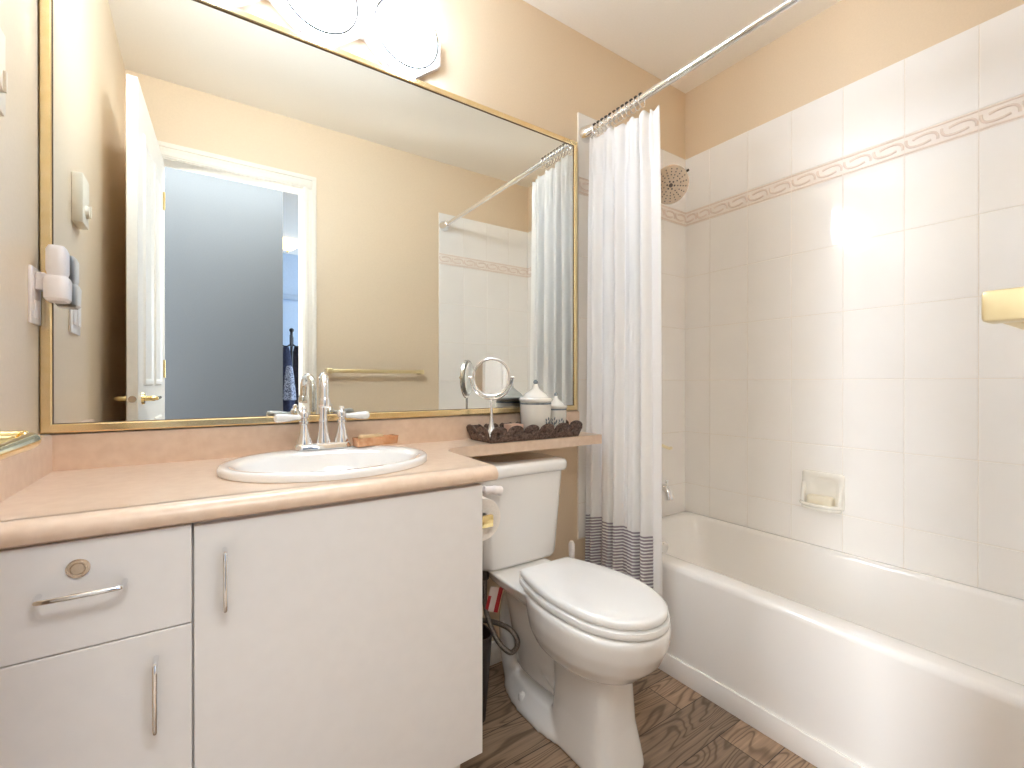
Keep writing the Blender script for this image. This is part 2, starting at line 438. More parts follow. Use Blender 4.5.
# ---- tiles: real bevelled tiles on a grout bed
P_ = 0.19315; GAP = 0.0015
ROWS = [(1.6326 - 0.2707 * k, 1.6326 - 0.2707 * (k - 1)) for k in range(0, 6)]   # z ranges going down from 1.903
BZ0, BZ1 = 1.906, 1.981
def row_list():
    rows = []
    z1 = BZ0
    while z1 > 0.40:
        z0 = max(z1 - 0.2707, 0.40); rows.append((z0, z1)); z1 -= 0.2707
    rows.append((BZ1, ZT)); return rows
def tile_wall(cols, plane):
    """cols: list of (a0,a1) along the wall; plane(a, depth, z) -> xyz; depth 0 = tile face, + into the wall"""
    tiles, border, scroll, grout = G(), G(), G(), G()
    th = 0.0085
    for (a0, a1) in cols:
        for (z0, z1) in row_list():
            b = 0.0016
            o = [(a0 + GAP / 2, z0 + GAP / 2), (a1 - GAP / 2, z0 + GAP / 2), (a1 - GAP / 2, z1 - GAP / 2), (a0 + GAP / 2, z1 - GAP / 2)]
            i = [(a0 + GAP / 2 + b, z0 + GAP / 2 + b), (a1 - GAP / 2 - b, z0 + GAP / 2 + b), (a1 - GAP / 2 - b, z1 - GAP / 2 - b), (a0 + GAP / 2 + b, z1 - GAP / 2 - b)]
            tiles.loft([[plane(a, th, z) for a, z in o], [plane(a, 0.0012, z) for a, z in o], [plane(a, 0, z) for a, z in i]], True, True)
        z0, z1 = BZ0 + GAP / 2, BZ1 - GAP / 2
        q = [(a0 + GAP / 2, z0), (a1 - GAP / 2, z0), (a1 - GAP / 2, z1), (a0 + GAP / 2, z1)]
        border.loft([[plane(a, th, z) for a, z in q], [plane(a, 0.0004, z) for a, z in q]], True, True)
        for zz in (z0 + 0.0055, z1 - 0.0055):     # the two rails
            scroll.tube([plane(a0 + GAP, 0.0004, zz), plane(a1 - GAP, 0.0004, zz)], 0.0036, 6)
        w = P_ / 2
        nrep = max(1, round((a1 - a0) / w)); w = (a1 - a0) / nrep
        pass
        S = [(0.05, 0.70), (0.06, 0.50), (0.15, 0.34), (0.34, 0.28), (0.57, 0.30), (0.76, 0.37)]
        for k in range(nrep):
            for flip in (0, 1):
                pts = []
                for (x, y) in S:
                    if flip: x, y = 1 - x, 1 - y
                    pts.append(plane(a0 + (k + x) * w, 0.0003, z0 + y * (z1 - z0)))
                scroll.tube(smooth_path(pts, 4), 0.0044, 6)
    lo = min(c[0] for c in cols); hi = max(c[1] for c in cols)
    q = [(lo, 0.395), (hi, 0.395), (hi, ZT), (lo, ZT)]
    grout.loft([[plane(a, 0.0098, z) for a, z in q], [plane(a, 0.0012 + 0.0008, z) for a, z in q]], True, True)
    return tiles, border, scroll, grout
def put_tiles(wall, parts):
    for nm, g, mt in zip(('tile', 'border_tile', 'border_scroll', 'grout'), parts, ('tile', 'border', 'scroll', 'grout')):
        o = mesh_obj(nm, g, mt, bpy.data.objects[wall], angle=20)
cols = [(0.0, 0.1482)]
while cols[-1][1] < 1.455: cols.append((cols[-1][1], min(cols[-1][1] + P_, 1.459)))
put_tiles('wall_right', tile_wall(cols, lambda a, d, z: Vector((XR + d, -a, z))))
cols = [(XR - 0.18, XR - 0.0005)]
while cols[-1][0] > XT + 0.001: cols.append((max(cols[-1][0] - P_, XT), cols[-1][0]))
put_tiles('wall_back', tile_wall(cols, lambda a, d, z: Vector((a, -0.010 + d, z))))
put_tiles('wall_rear', tile_wall(cols, lambda a, d, z: Vector((a, YR + 0.010 - d, z))))

# ---- bathroom door, open into the room against the left wall
def door():
    L, TH, H = 0.72, 0.034, 2.212
    hx, hy = OX0 + 0.004, YR + 0.012
    ang = math.atan2(0.72, -0.035)
    mt = Matrix.Translation((hx, hy, 0.006)) @ Matrix.Rotation(ang, 4, 'Z')   # local x along leaf, +y to the left wall
    g = G(); g.box(0, L, 0, TH, 0, H, 0.002, 1, mt)
    for yy, s in ((0, -1), (TH, 1)):
        for (x0, x1) in ((0.09, 0.315), (0.375, 0.60)):
            for (z0, z1) in ((0.22, 0.92), (1.06, 2.06)):
                def rect(i, d): return [(x0 + i, yy + s * d, z0 + i), (x1 - i, yy + s * d, z0 + i), (x1 - i, yy + s * d, z1 - i), (x0 + i, yy + s * d, z1 - i)]
                g.loft([rect(0, -0.001), rect(0.008, 0.007), rect(0.02, 0.007), rect(0.03, 0.001), rect(0.05, 0.005)], True, True, True, mt)
    d = struct('door_1', g, 'white_trim')
    hz = 1.013; LV = 0.632
    for s, y0 in ((-1, 0.0), (1, TH)):
        h = G()
        h.cyl(mt @ Vector((LV, y0, hz)), mt @ Vector((LV, y0 + s * 0.008, hz)), 0.024, 0.022, 28)
        pts = [(LV, y0 + s * 0.006, hz), (LV, y0 + s * 0.032, hz), (LV - 0.006, y0 + s * 0.040, hz), (LV - 0.025, y0 + s * 0.043, hz), (LV - 0.145, y0 + s * 0.040, hz)]
        h.tube([mt @ Vector(p) for p in smooth_path(pts, 5)], [0.0105] * 8 + [0.0085] * 8 + [0.0078, 0.0074, 0.007, 0.0066, 0.006], 16)
        mesh_obj('lever_handle', h, 'brass', d)
    h = G(); h.cyl(mt @ Vector((L - 0.001, TH / 2, hz)), mt @ Vector((L + 0.002, TH / 2, hz)), 0.0125, 0.0125, 24)
    mesh_obj('latch', h, 'nickel', d)
    for zz in (0.25, 1.1, 1.95):
        h = G(); h.cyl(mt @ Vector((-0.004, -0.004, zz)), mt @ Vector((-0.004, -0.004, zz + 0.09)), 0.005)
        mesh_obj('hinge', h, 'brass', d)
door()

# ================================================================== hall and bedroom seen in the mirror
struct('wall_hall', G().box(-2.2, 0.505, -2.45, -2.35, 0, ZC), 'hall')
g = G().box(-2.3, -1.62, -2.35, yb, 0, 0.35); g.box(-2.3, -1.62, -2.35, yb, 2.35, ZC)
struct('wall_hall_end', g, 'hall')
g = G().box(-2.2, 3.1, -5.0, -4.55, 0, ZC); g.box(0.50, 3.1, -4.555, -4.52, 2.07, 2.13, 0.004)
struct('wall_bedroom', g, 'blue_paint')
struct('wall_bedroom_side', G().box(2.95, 3.1, -4.6, yb, 0, ZC), 'blue_paint')
struct('wall_bedroom_end', G().box(-2.3, -2.2, -4.6, -2.35, 0, ZC), 'blue_paint')

t = thing('ceiling_lamp', 'small brass ceiling lamp with a lit amber shade, beyond the doorway', 'lamp', (0.775, -4.02, ZC))
g = G().lathe([(0.06, -0.012), (0.075, -0.004), (0.075, 0.0)], (0.775, -4.02, ZC)); mesh_obj('ceiling_plate', g, 'brass', t)
g = G().lathe([(0.005, -0.10), (0.05, -0.09), (0.095, -0.055), (0.115, -0.012), (0.10, -0.010)], (0.775, -4.02, ZC)); mesh_obj('lamp_shade', g, 'amber', t)
g = G().lathe([(0.004, -0.125), (0.012, -0.115), (0.008, -0.10)], (0.775, -4.02, ZC), 16); mesh_obj('finial', g, 'brass', t)

cx, cy = 0.80, -3.94
t = thing('coat_rack', 'black iron coat rack standing beyond the open doorway', 'coat rack', (cx, cy, 0))
mesh_obj('pole', G().cyl((cx, cy, 0.05), (cx, cy, 1.63), 0.016, 0.014), 'black', t)
mesh_obj('finial', G().ball((cx, cy, 1.645), 0.024), 'black', t)
for k in range(3):
    a = k * 2 * PI / 3 + 0.5
    mesh_obj('foot', G().tube(smooth_path([(cx, cy, 0.14), (cx + 0.08 * math.cos(a), cy + 0.08 * math.sin(a), 0.09), (cx + 0.2 * math.cos(a), cy + 0.2 * math.sin(a), 0.012)], 6), 0.012, 10), 'black', t)
for k in range(4):
    a = k * PI / 2 + 0.25; c, s = math.cos(a), math.sin(a)
    pts = [(0.0, 1.50), (0.05, 1.47), (0.10, 1.49), (0.115, 1.545), (0.10, 1.585)]
    mesh_obj('hook', G().tube(smooth_path([(cx + r * c, cy + r * s, z) for r, z in pts], 5), 0.008, 8), 'black', t)
def garment(name, label, x, y, z0, z1, w, mat, cat):
    rings = []
    for i in range(12):
        f = i / 11; z = z1 + (z0 - z1) * f
        wd = w * (0.45 + 0.75 * f ** 0.5); r = []
        for k in range(28):
            a = 2 * PI * k / 28; q = 1 + 0.14 * math.sin(5 * a + 2 * f) * (0.3 + f)
            r.append((x + wd * math.cos(a) * q, y + wd * 0.45 * math.sin(a) * q, z))
        rings.append(r)
    o = mesh_obj(name, G().loft(rings), mat, None, (x, y, z0), 60)
    return tag(o, label, cat)
garment('jacket', 'dark navy jacket hanging low on the black coat rack', 0.735, -3.90, 0.60, 1.46, 0.075, 'jacket', 'jacket')
garment('coat', 'charcoal coat hanging on the far hook of the coat rack', 0.865, -3.97, 0.55, 1.48, 0.075, 'jacket2', 'coat')
garment('scarf', 'speckled blue and white scarf hanging on the coat rack', 0.755, -3.80, 0.90, 1.26, 0.05, 'pattern', 'scarf')

# ================================================================== bathtub
def rrect(x0, x1, y0, y1, r, z, n=6):
    pts = []
    for (cx_, cy_, a) in ((x1 - r, y1 - r, 0), (x0 + r, y1 - r, PI / 2), (x0 + r, y0 + r, PI), (x1 - r, y0 + r, 1.5 * PI)):
        for i in range(n + 1):
            pts.append((cx_ + r * math.cos(a + PI / 2 * i / n), cy_ + r * math.sin(a + PI / 2 * i / n), z))
    return pts
tx0, tx1, ty0, ty1, tz = 1.4375, XR - 0.001, YR + 0.011, -0.0115, 0.407
t = thing('bathtub', 'white built-in bathtub with a flat front apron along the tiled wall', 'bathtub', (1.78, -0.74, 0))
R0 = 0.012
rings = [rrect(tx0, tx1, ty0, ty1, R0, 0.0), rrect(tx0, tx1, ty0, ty1, R0, tz - 0.022)]
for a in (25, 50, 70, 90):
    q = math.radians(a); d = 0.022 * (1 - math.cos(q))
    rings.append(rrect(tx0 + d, tx1 - 0.4 * d, ty0 + 0.4 * d, ty1 - 0.4 * d, R0, tz - 0.022 + 0.022 * math.sin(q)))
ix0, ix1, iy0, iy1 = 1.530, XR - 0.042, ty0 + 0.07, ty1 - 0.055
rings.append(rrect(ix0 - 0.02, ix1 + 0.014, iy0 - 0.02, iy1 + 0.02, 0.10, tz))
rings.append(rrect(ix0 - 0.008, ix1 + 0.006, iy0 - 0.008, iy1 + 0.008, 0.10, tz - 0.004))
rings.append(rrect(ix0, ix1, iy0, iy1, 0.10, tz - 0.016))
rings.append(rrect(ix0 + 0.03, ix1 - 0.022, iy0 + 0.09, iy1 - 0.035, 0.11, 0.25))
rings.append(rrect(ix0 + 0.05, ix1 - 0.04, iy0 + 0.15, iy1 - 0.05, 0.12, 0.15))
rings.append(rrect(ix0 + 0.075, ix1 - 0.065, iy0 + 0.19, iy1 - 0.075, 0.12, 0.10))
rings.append(rrect(ix0 + 0.13, ix1 - 0.12, iy0 + 0.26, iy1 - 0.14, 0.10, 0.085))
mesh_obj('shell', G().loft(rings), 'tub', t, angle=40)
g = G().lathe([(0.03, 0.0), (0.03, 0.004), (0.022, 0.006)], (1.80, -0.27, 0.085)); mesh_obj('drain', g, 'chrome', t)
g = G().cyl((1.80, -0.112, 0.30), (1.80, -0.122, 0.298), 0.034, 0.03); mesh_obj('overflow_plate', g, 'chrome', t)

# tub spout with diverter, and the lever of the mixing valve above it (mostly behind the curtain)
t = thing('tub_spout', 'chrome tub spout low on the tiled wall beside the curtain', 'spout', (1.835, -0.011, 0.565))
g = G().tube(smooth_path([(1.822, -0.012, 0.575), (1.822, -0.06, 0.577), (1.824, -0.105, 0.573), (1.826, -0.125, 0.555), (1.826, -0.13, 0.530)], 5), [0.024] * 10 + [0.023] * 6 + [0.022] * 5, 16)
mesh_obj('spout_body', g, 'chrome', t)
g = G().cyl((1.826, -0.115, 0.585), (1.826, -0.115, 0.61), 0.005); g.ball((1.826, -0.115, 0.612), 0.008); mesh_obj('diverter_knob', g, 'chrome', t)
t = thing('shower_valve', 'pale brass lever valve on the tiled wall behind the curtain', 'valve', (1.84, -0.011, 0.78))
g = G().cyl((1.84, -0.011, 0.78), (1.84, -0.018, 0.78), 0.06, 0.056, 32); mesh_obj('valve_plate', g, 'chrome', t)
g = G().cyl((1.84, -0.018, 0.78), (1.84, -0.055, 0.78), 0.02, 0.017); g.tube(smooth_path([(1.84, -0.05, 0.78), (1.87, -0.058, 0.772), (1.915, -0.06, 0.756), (1.935, -0.06, 0.756)], 5), 0.0075, 10); mesh_obj('lever', g, 'pale_brass', t)

# shower head
hc = Vector((1.742, -0.20, 1.965)); hn = Vector((-0.42, -0.72, -0.55)).normalized()
qm = Matrix.Translation(hc) @ hn.to_track_quat('Z', 'Y').to_matrix().to_4x4()
t = thing('rain_shower', 'round nickel rain shower head with dark nozzles near the tiled corner', 'shower head', tuple(hc))
R = 0.083
g = G().lathe([(0.02, -0.045), (0.026, -0.03), (R * 0.8, -0.016), (R, -0.010), (R, -0.002), (R - 0.004, 0.0)], (0, 0, 0), 48, qm); mesh_obj('head', g, 'nickel', t)
g = G()
for k in range(18):
    a = 2 * PI * k / 18
    for j, rr in enumerate((0.032, 0.0445, 0.057, 0.0695)):
        if j < 1 and k % 2: continue
        p = (rr * math.cos(a), rr * math.sin(a))
        g.lathe([(0.0030, -0.001), (0.0030, 0.0010), (0.0018, 0.0018)], (p[0], p[1], 0), 8, qm)
for k in range(6):
    a = 2 * PI * k / 6
    g.lathe([(0.004, -0.001), (0.004, 0.0012), (0.002, 0.002)], (0.017 * math.cos(a), 0.017 * math.sin(a), 0), 12, qm)
g.lathe([(0.009, -0.001), (0.009, 0.001), (0.006, 0.002)], (0, 0, 0), 20, qm)
mesh_obj('nozzles', g, 'hole', t)
up = (qm.to_3x3() @ Vector((1, 0, 0))); e = (Vector((0, 0, 1)) + Vector((0.75, 0, 0))); e = (e - hn * e.dot(hn)).normalized()
g = G().cyl(hc + e * (R - 0.006) - hn * 0.006, hc + e * (R + 0.012) - hn * 0.006, 0.006, 0.005, 12); mesh_obj('spray_lever', g, 'dark_ring', t)
back = hc - hn * 0.045
g = G().ball(tuple(back - hn * 0.004), 0.02); g.tube(smooth_path([back, back + Vector((0, 0.045, 0.06)), back + Vector((-0.002, 0.10, 0.095)), Vector((back.x - 0.002, -0.011, back.z + 0.075))], 7), 0.0105, 14)
mesh_obj('arm', g, 'nickel', t)
g = G().cyl((back.x - 0.002, -0.0105, back.z + 0.075), (back.x - 0.002, -0.018, back.z + 0.075), 0.03, 0.024); mesh_obj('flange', g, 'nickel', t)

# recessed-look ceramic soap dish on the right wall
t = thing('soap_dish', 'white ceramic soap dish fixed to the tiled wall above the bathtub', 'soap dish', (XR, -0.66, 0.62))
g = G(); xb = XR - 0.0005
yA, yB, zA, zB = -0.584, -0.736, 0.565, 0.714
def yz_ring(x, i, r, n=6):
    return [Vector((x, q[0], q[1])) for q in [(p[0], p[1]) for p in rrect(yB + i, yA - i, zA + i, zB - i, r, 0, n)]]
g.loft([yz_ring(xb, 0, 0.012), yz_ring(xb - 0.008, 0, 0.012), yz_ring(xb - 0.014, 0.006, 0.012), yz_ring(xb - 0.016, 0.016, 0.02), yz_ring(xb - 0.010, 0.024, 0.025), yz_ring(xb - 0.0035, 0.03, 0.03)])
# curved shelf lip
prof = []
for i in range(17):
    a = PI * i / 16
    prof.append((xb - 0.012 - 0.052 * math.sin(a) ** 0.7, (yA + yB) / 2 + 0.072 * math.cos(a)))
poly = prof
sh = G().prism(poly, zA - 0.002, zA + 0.012, 0.003); g.v += []
k = len(g.v); g.v += sh.v; g.f += [tuple(k + i for i in f) for f in sh.f]
g.tube(smooth_path([(x, y, zA + 0.017) for x, y in prof[1:-1]], 2), 0.0075, 10)
for yy in (yA - 0.008, yB + 0.008):     # side cheeks rising to the frame
    g.tube(smooth_path([(xb - 0.030, yy + (0.004 if yy < -0.66 else -0.004), zA + 0.012), (xb - 0.022, yy, zA + 0.05), (xb - 0.012, yy, zA + 0.10)], 6), 0.0085, 10)
mesh_obj('dish', g, 'ceramic', t, angle=50)
o = mesh_obj('soap_bar', G().box(xb - 0.050, xb - 0.006, -0.615, -0.708, zA + 0.0138, zA + 0.054, 0.010, 3), 'soap', None, (XR - 0.03, -0.66, zA + 0.0125))
tag(o, 'cream bar of soap lying in the ceramic wall dish above the bathtub', 'soap')

# towel rails
def rail(name, label, axis, a0, a1, base, out, z, s, mat, bar_h, bar_t, post_w, group=None):
    """axis 'x': on a y-wall (base=y, out=+/-), axis 'y': on an x-wall"""
    if axis == 'x': loc = ((a0 + a1) / 2, base, z)
    else: loc = (base, (a0 + a1) / 2, z)
    t = thing(name, label, 'towel bar', loc)
    def bx(u0, u1, d0, d1, z0, z1, bev):
        d0, d1 = base + out * d0, base + out * d1
        lo, hi = min(d0, d1), max(d0, d1)
        return G().box(u0, u1, lo, hi, z0, z1, bev) if axis == 'x' else G().box(lo, hi, u0, u1, z0, z1, bev)
    for u in (a0, a1):
        g = bx(u - post_w / 2, u + post_w / 2, 0.0, s, z - post_w / 2, z + post_w / 2, 0.004); mesh_obj('post', g, mat, t)
    g = bx(a0 + post_w * 0.4, a1 - post_w * 0.4, s - bar_t - 0.002, s - 0.002, z - bar_h / 2, z + bar_h / 2, 0.002); mesh_obj('bar', g, mat, t)
    return t
rail('towel_bar', 'brass towel bar on the rear wall beside the doorway', 'x', 0.630, 1.214, YR, 1, 1.152, 0.068, 'brass_bar', 0.022, 0.014, 0.030)
# ================================================================== shower rod, rings, curtain, liner
rx, rz = 1.400, 2.172
t = thing('curtain_rod', 'chrome shower curtain rod spanning the room below the ceiling', 'curtain rod', (rx, -0.73, rz))
mesh_obj('rod', G().cyl((rx, -0.012, rz), (rx, YR + 0.012, rz), 0.0125, None, 24), 'chrome', t)
mesh_obj('sleeve', G().cyl((rx, -0.06, rz), (rx, -0.62, rz), 0.0142, None, 24), 'chrome', t)
for y, s in ((-0.0105, -1), (YR + 0.0105, 1)):
    g = G().lathe([(0.036, 0.0), (0.036, 0.008), (0.030, 0.03), (0.022, 0.055), (0.016, 0.06)], (0, 0, 0), 32, Matrix.Translation((rx, y, rz)) @ Matrix.Rotation(PI / 2 * (1 if s < 0 else -1), 4, 'X'))
    mesh_obj('flange', g, 'chrome', t)

NR = 12
ring_ys = [-0.075 - 0.0225 * i for i in range(NR)]
g = G().tube([(rx + 0.0185 * math.cos(2 * PI * k / 28), 0.003 * math.sin(2 * PI * k / 28), rz - 0.009 + 0.027 * math.sin(2 * PI * k / 28)) for k in range(28)], 0.0018, 8, True)
ring0 = mesh_obj('curtain_ring', g, 'chrome', None, (rx, 0, rz))
g = G()
for k in range(5):
    a = PI / 2 + (k - 2) * 0.36
    g.ball((rx + 0.0185 * math.cos(a), 0.0, rz - 0.009 + 0.027 * math.sin(a)), 0.0043, 8)
mesh_obj('roller_beads', g, 'dark_ring', ring0)
words = ['first', 'second', 'third', 'fourth', 'fifth', 'sixth', 'seventh', 'eighth', 'ninth', 'tenth', 'eleventh', 'twelfth']
for i, y in enumerate(ring_ys):
    o = ring0 if i == 0 else dup(ring0, (rx, y, rz))
    o.location = (rx, y, rz)
    tag(o, 'chrome curtain ring with dark beads on the rod, %s out from the wall' % words[i], 'curtain ring', 'curtain rings on the shower rod')

def cloth(name, x0, y0, y1, z0, z1, folds, amp, nu, nv, spread, seed, ruffle=0.0, slope=0.0, lean=0.0):
    rnd = random.Random(seed)
    ph = [rnd.uniform(-1.1, 1.1) for _ in range(folds + 2)]
    am = [rnd.uniform(0.45, 1.35) for _ in range(folds + 2)]
    vs, fs, uvs = [], [], []
    for j in range(nv + 1):
        f = j / nv                      # 0 at the top
        for i in range(nu + 1):
            u = i / nu
            a = u * folds
            k = int(a); q = a - k
            A = amp * (am[k] * (1 - q) + am[k + 1] * q)
            w = math.sin(2 * PI * (a + 0.25 * ph[k] * (1 - q) + 0.25 * ph[k + 1] * q))
            w += 0.22 * math.sin(4 * PI * a + 1.3 + f * 1.5)
            top = max(0.0, 1 - f / 0.09)
            A *= (0.7 + 0.45 * f) * (1.0 if u < 0.86 else max(0.15, 1 - (u - 0.86) / 0.10))
            y = y0 + (y1 - y0) * (u + 0.018 * math.sin(2 * PI * a * 1.0 + 0.9) * (1 - f)) 
            y = y + (u - 0.5) * spread * (f ** 0.7) * (1 if y1 > y0 else -1)
            x = x0 + A * w + 0.012 * math.sin(2.3 * f + 3 * u) * f + lean * f
            zt = z1 + slope * u + ruffle * (0.35 * math.cos(2 * PI * a * 2) + 0.25 * math.cos(2 * PI * a * 3 + 1)) 
            z = zt + (z0 - zt) * f
            if ruffle and f < 0.10: x += 0.006 * math.sin(2 * PI * a * 3) * math.sin(PI * f / 0.10)
            vs.append(Vector((x, y, z))); uvs.append((u, z))
    for j in range(nv):
        for i in range(nu):
            a = j * (nu + 1) + i
            fs.append((a, a + 1, a + nu + 2, a + nu + 1))
    return vs, fs, uvs
def cloth_obj(name, data, mat, base, thick=0.0016):
    vs, fs, uvs = data
    base = Vector(base)
    me = bpy.data.meshes.new(name); me.from_pydata([tuple(v - base) for v in vs], [], fs)
    uvl = me.uv_layers.new(name='UVMap')
    for p in me.polygons:
        for li in p.loop_indices: uvl.data[li].uv = uvs[me.loops[li].vertex_index]
    me.shade_smooth(); me.materials.append(M[mat])
    o = bpy.data.objects.new(name, me); COL.objects.link(o); o.location = base; BASE[o.name] = base
    s = o.modifiers.new('cloth_thickness', 'SOLIDIFY'); s.thickness = thick
    return o
o = cloth_obj('shower_curtain', cloth('c', 1.394, -0.050, -0.405, 0.16, 2.130, 6, 0.020, 260, 70, 0.055, 8, 0.012, -0.035, 0.0), 'curtain', (1.40, -0.22, 0.19))
tag(o, 'white gathered shower curtain with a grey striped band near its hem', 'shower curtain')
o = cloth_obj('curtain_liner', cloth('l', 1.425, -0.030, -0.345, 0.43, 2.110, 6, 0.007, 160, 40, 0.06, 11, 0.006, -0.02, 0.012), 'liner', (1.43, -0.2, 0.43), 0.001)
tag(o, 'plain off-white liner hanging behind the striped shower curtain', 'curtain liner')

# ================================================================== vanity cabinet
cabx1, cyf = 0.572, -0.512
t = thing('vanity_cabinet', 'white flat-fronted vanity cabinet under the beige worktop', 'cabinet', (0.13, -0.27, 0))
g = G()
for xa, xb_ in ((XL + 0.002, XL + 0.018), (-0.022, -0.006), (cabx1 - 0.016, cabx1)):     # carcass: sides, divider, floor, back
    g.box(xa, xb_, -0.002, cyf, 0.168, 0.836)
g.box(XL + 0.002, cabx1, -0.002, cyf, 0.168, 0.184); g.box(XL + 0.002, cabx1, -0.002, -0.010, 0.168, 0.836); g.box(XL + 0.002, cabx1, cyf + 0.016, cyf, 0.79, 0.836)
mesh_obj('body', g, 'cabinet', t)
mesh_obj('toe_kick', G().box(XL + 0.002, cabx1 - 0.015, -0.01, -0.44, 0.0, 0.168), 'toekick', t)
fy0, fy1 = cyf, -0.530
dr = mesh_obj('drawer', G().box(XL + 0.012, -0.0150, fy0, fy1 - 0.002, 0.6635, 0.833, 0.0012, 1), 'cabinet', t)
d1 = mesh_obj('door', G().box(XL + 0.012, -0.0150, fy0, fy1 - 0.002, 0.170, 0.6612, 0.0012, 1), 'cabinet', t)
d2 = mesh_obj('door', G().box(-0.0115, cabx1, fy0, fy1, 0.168, 0.829, 0.0012, 1), 'cabinet', t)
def pull(p0, p1, dr_):
    a, b = Vector(p0), Vector(p1); out = Vector((0, -1, 0)); L = (b - a).normalized()
    pts = [a, a + out * 0.018, a + out * 0.026 + L * 0.003, a + out * 0.030 + L * 0.012, b + out * 0.030 - L * 0.012, b + out * 0.026 - L * 0.003, b + out * 0.018, b]
    return G().tube(smooth_path(pts, 4), 0.0042, 12)
y_ = fy1 - 0.001
mesh_obj('handle', pull((-0.204, y_, 0.757), (-0.104, y_, 0.757), 0), 'chrome', dr)
mesh_obj('handle', pull((-0.064, y_, 0.507), (-0.064, y_, 0.618), 0), 'chrome', d1)
mesh_obj('handle', pull((0.034, y_ + 0.002, 0.678), (0.034, y_ + 0.002, 0.780), 0), 'chrome', d2)
rot = Matrix.Translation((-0.160, fy1 - 0.001, 0.790)) @ Matrix.Rotation(PI / 2, 4, 'X')
g = G().lathe([(0.0145, 0.0), (0.0145, 0.003), (0.012, 0.006), (0.0095, 0.006), (0.0085, 0.0035), (0.008, 0.0045), (0.0, 0.0048)], (0, 0, 0), 32, rot)
g.box(-0.0012, 0.0012, -0.0045, 0.0045, 0.0045, 0.0052, 0, 1, rot)
lk = mesh_obj('lock', g, 'nickel', dr)

# ---- worktop: bullnose front, narrow shelf over the toilet tank, splashbacks, hole for the basin
SX, SY, SA, SB = 0.272, -0.282, 0.245, 0.214      # basin centre and half axes
def worktop():
    zt, zb = CT, CT - 0.036
    outer = [(XL + 0.001, -0.001), (1.326, -0.001), (1.326, -0.186), (0.70, -0.186)]
    outer += [(0.70 - 0.083 * math.sin(a), -0.269 + 0.083 * math.cos(a)) for a in [PI / 2 * i / 8 for i in range(1, 9)]]
    outer += [(0.607, -0.515), (XL + 0.001, -0.515)]
    hole = [(SX + (SA - 0.02) * math.cos(2 * PI * k / 48), SY + (SB - 0.02) * math.sin(2 * PI * k / 48)) for k in range(48)]
    bm = bmesh.new(); ed = []
    for loop in (outer, hole):
        vs = [bm.verts.new((x, y, zt)) for x, y in loop]
        ed += [bm.edges.new((vs[i], vs[(i + 1) % len(vs)])) for i in range(len(vs))]
    bmesh.ops.triangle_fill(bm, use_beauty=True, use_dissolve=False, edges=ed)
    faces = list(bm.faces)
    r = bmesh.ops.extrude_face_region(bm, geom=faces)
    bmesh.ops.translate(bm, vec=(0, 0, zb - zt), verts=[v for v in r['geom'] if isinstance(v, bmesh.types.BMVert)])
    g = G().from_bm(bm)
    # rolled front edge
    prof = [(-0.510, zt), (-0.522, zt), (-0.533, zt - 0.0025), (-0.542, zt - 0.008), (-0.547, zt - 0.017), (-0.547, zt - 0.024), (-0.543, zt - 0.032), (-0.536, zt - 0.036), (-0.510, zt - 0.036)]
    g.loft([[(x, y, z) for y, z in prof] for x in (XL + 0.001, 0.607)])
    return g
t = thing('worktop', 'beige laminate worktop with rolled front edge and shelf over the toilet', 'worktop', (0.48, -0.27, CT - 0.036))
mesh_obj('top', worktop(), 'laminate', t)
bz = 0.9614
prof = [(-0.0005, CT - 0.001), (-0.0205, CT - 0.001), (-0.0205, bz - 0.012), (-0.018, bz - 0.004), (-0.012, bz - 0.001), (-0.0005, bz - 0.001)]
mesh_obj('backsplash', G().loft([[(x, y, z) for y, z in prof] for x in (XL + 0.001, 1.357)]), 'laminate', t)
prof = [(XL + 0.0005, CT - 0.001), (XL + 0.022, CT - 0.001), (XL + 0.022, bz - 0.010), (XL + 0.019, bz - 0.003), (XL + 0.013, bz - 0.001), (XL + 0.0005, bz - 0.001)]
mesh_obj('side_splash', G().loft([[(x, y, z) for x, z in prof] for y in (-0.0205, -0.545)]), 'laminate', t)

# ---- drop-in basin
t = thing('basin', 'white oval drop-in basin set in the beige worktop', 'sink', (SX, SY, CT))
def oval(a, b, z, dy=0.0, n=64, e=2.0):
    return [(SX + a * math.copysign(abs(math.cos(2 * PI * k / n)) ** (2 / e), math.cos(2 * PI * k / n)), SY + dy + b * math.copysign(abs(math.sin(2 * PI * k / n)) ** (2 / e), math.sin(2 * PI * k / n)), z) for k in range(n)]
rings = [oval(SA - 0.03, SB - 0.03, CT + 0.001), oval(SA, SB, CT + 0.001), oval(SA + 0.001, SB + 0.001, CT + 0.010), oval(SA - 0.001, SB - 0.001, CT + 0.0155), oval(SA - 0.005, SB - 0.005, CT + 0.0185),
         oval(SA - 0.019, SB - 0.019, CT + 0.0185), oval(SA - 0.032, SB - 0.042, CT + 0.014, -0.019), oval(SA - 0.040, SB - 0.053, CT + 0.004, -0.021), oval(SA - 0.055, SB - 0.070, CT - 0.035, -0.021),
         oval(SA - 0.085, SB - 0.095, CT - 0.080, -0.018), oval(SA - 0.13, SB - 0.13, CT - 0.115, -0.012), oval(0.05, 0.045, CT - 0.132, -0.01), oval(0.024, 0.024, CT - 0.134, -0.01)]
outer = [oval(0.022, 0.022, CT - 0.146, -0.01), oval(0.06, 0.055, CT - 0.144, -0.01), oval(SA - 0.125, SB - 0.125, CT - 0.125, -0.012), oval(SA - 0.078, SB - 0.085, CT - 0.085, -0.015), oval(SA - 0.045, SB - 0.055, CT - 0.035, -0.015), oval(SA - 0.032, SB - 0.032, CT - 0.002)]
mesh_obj('bowl', G().loft(outer + rings), 'porcelain', t, angle=50)
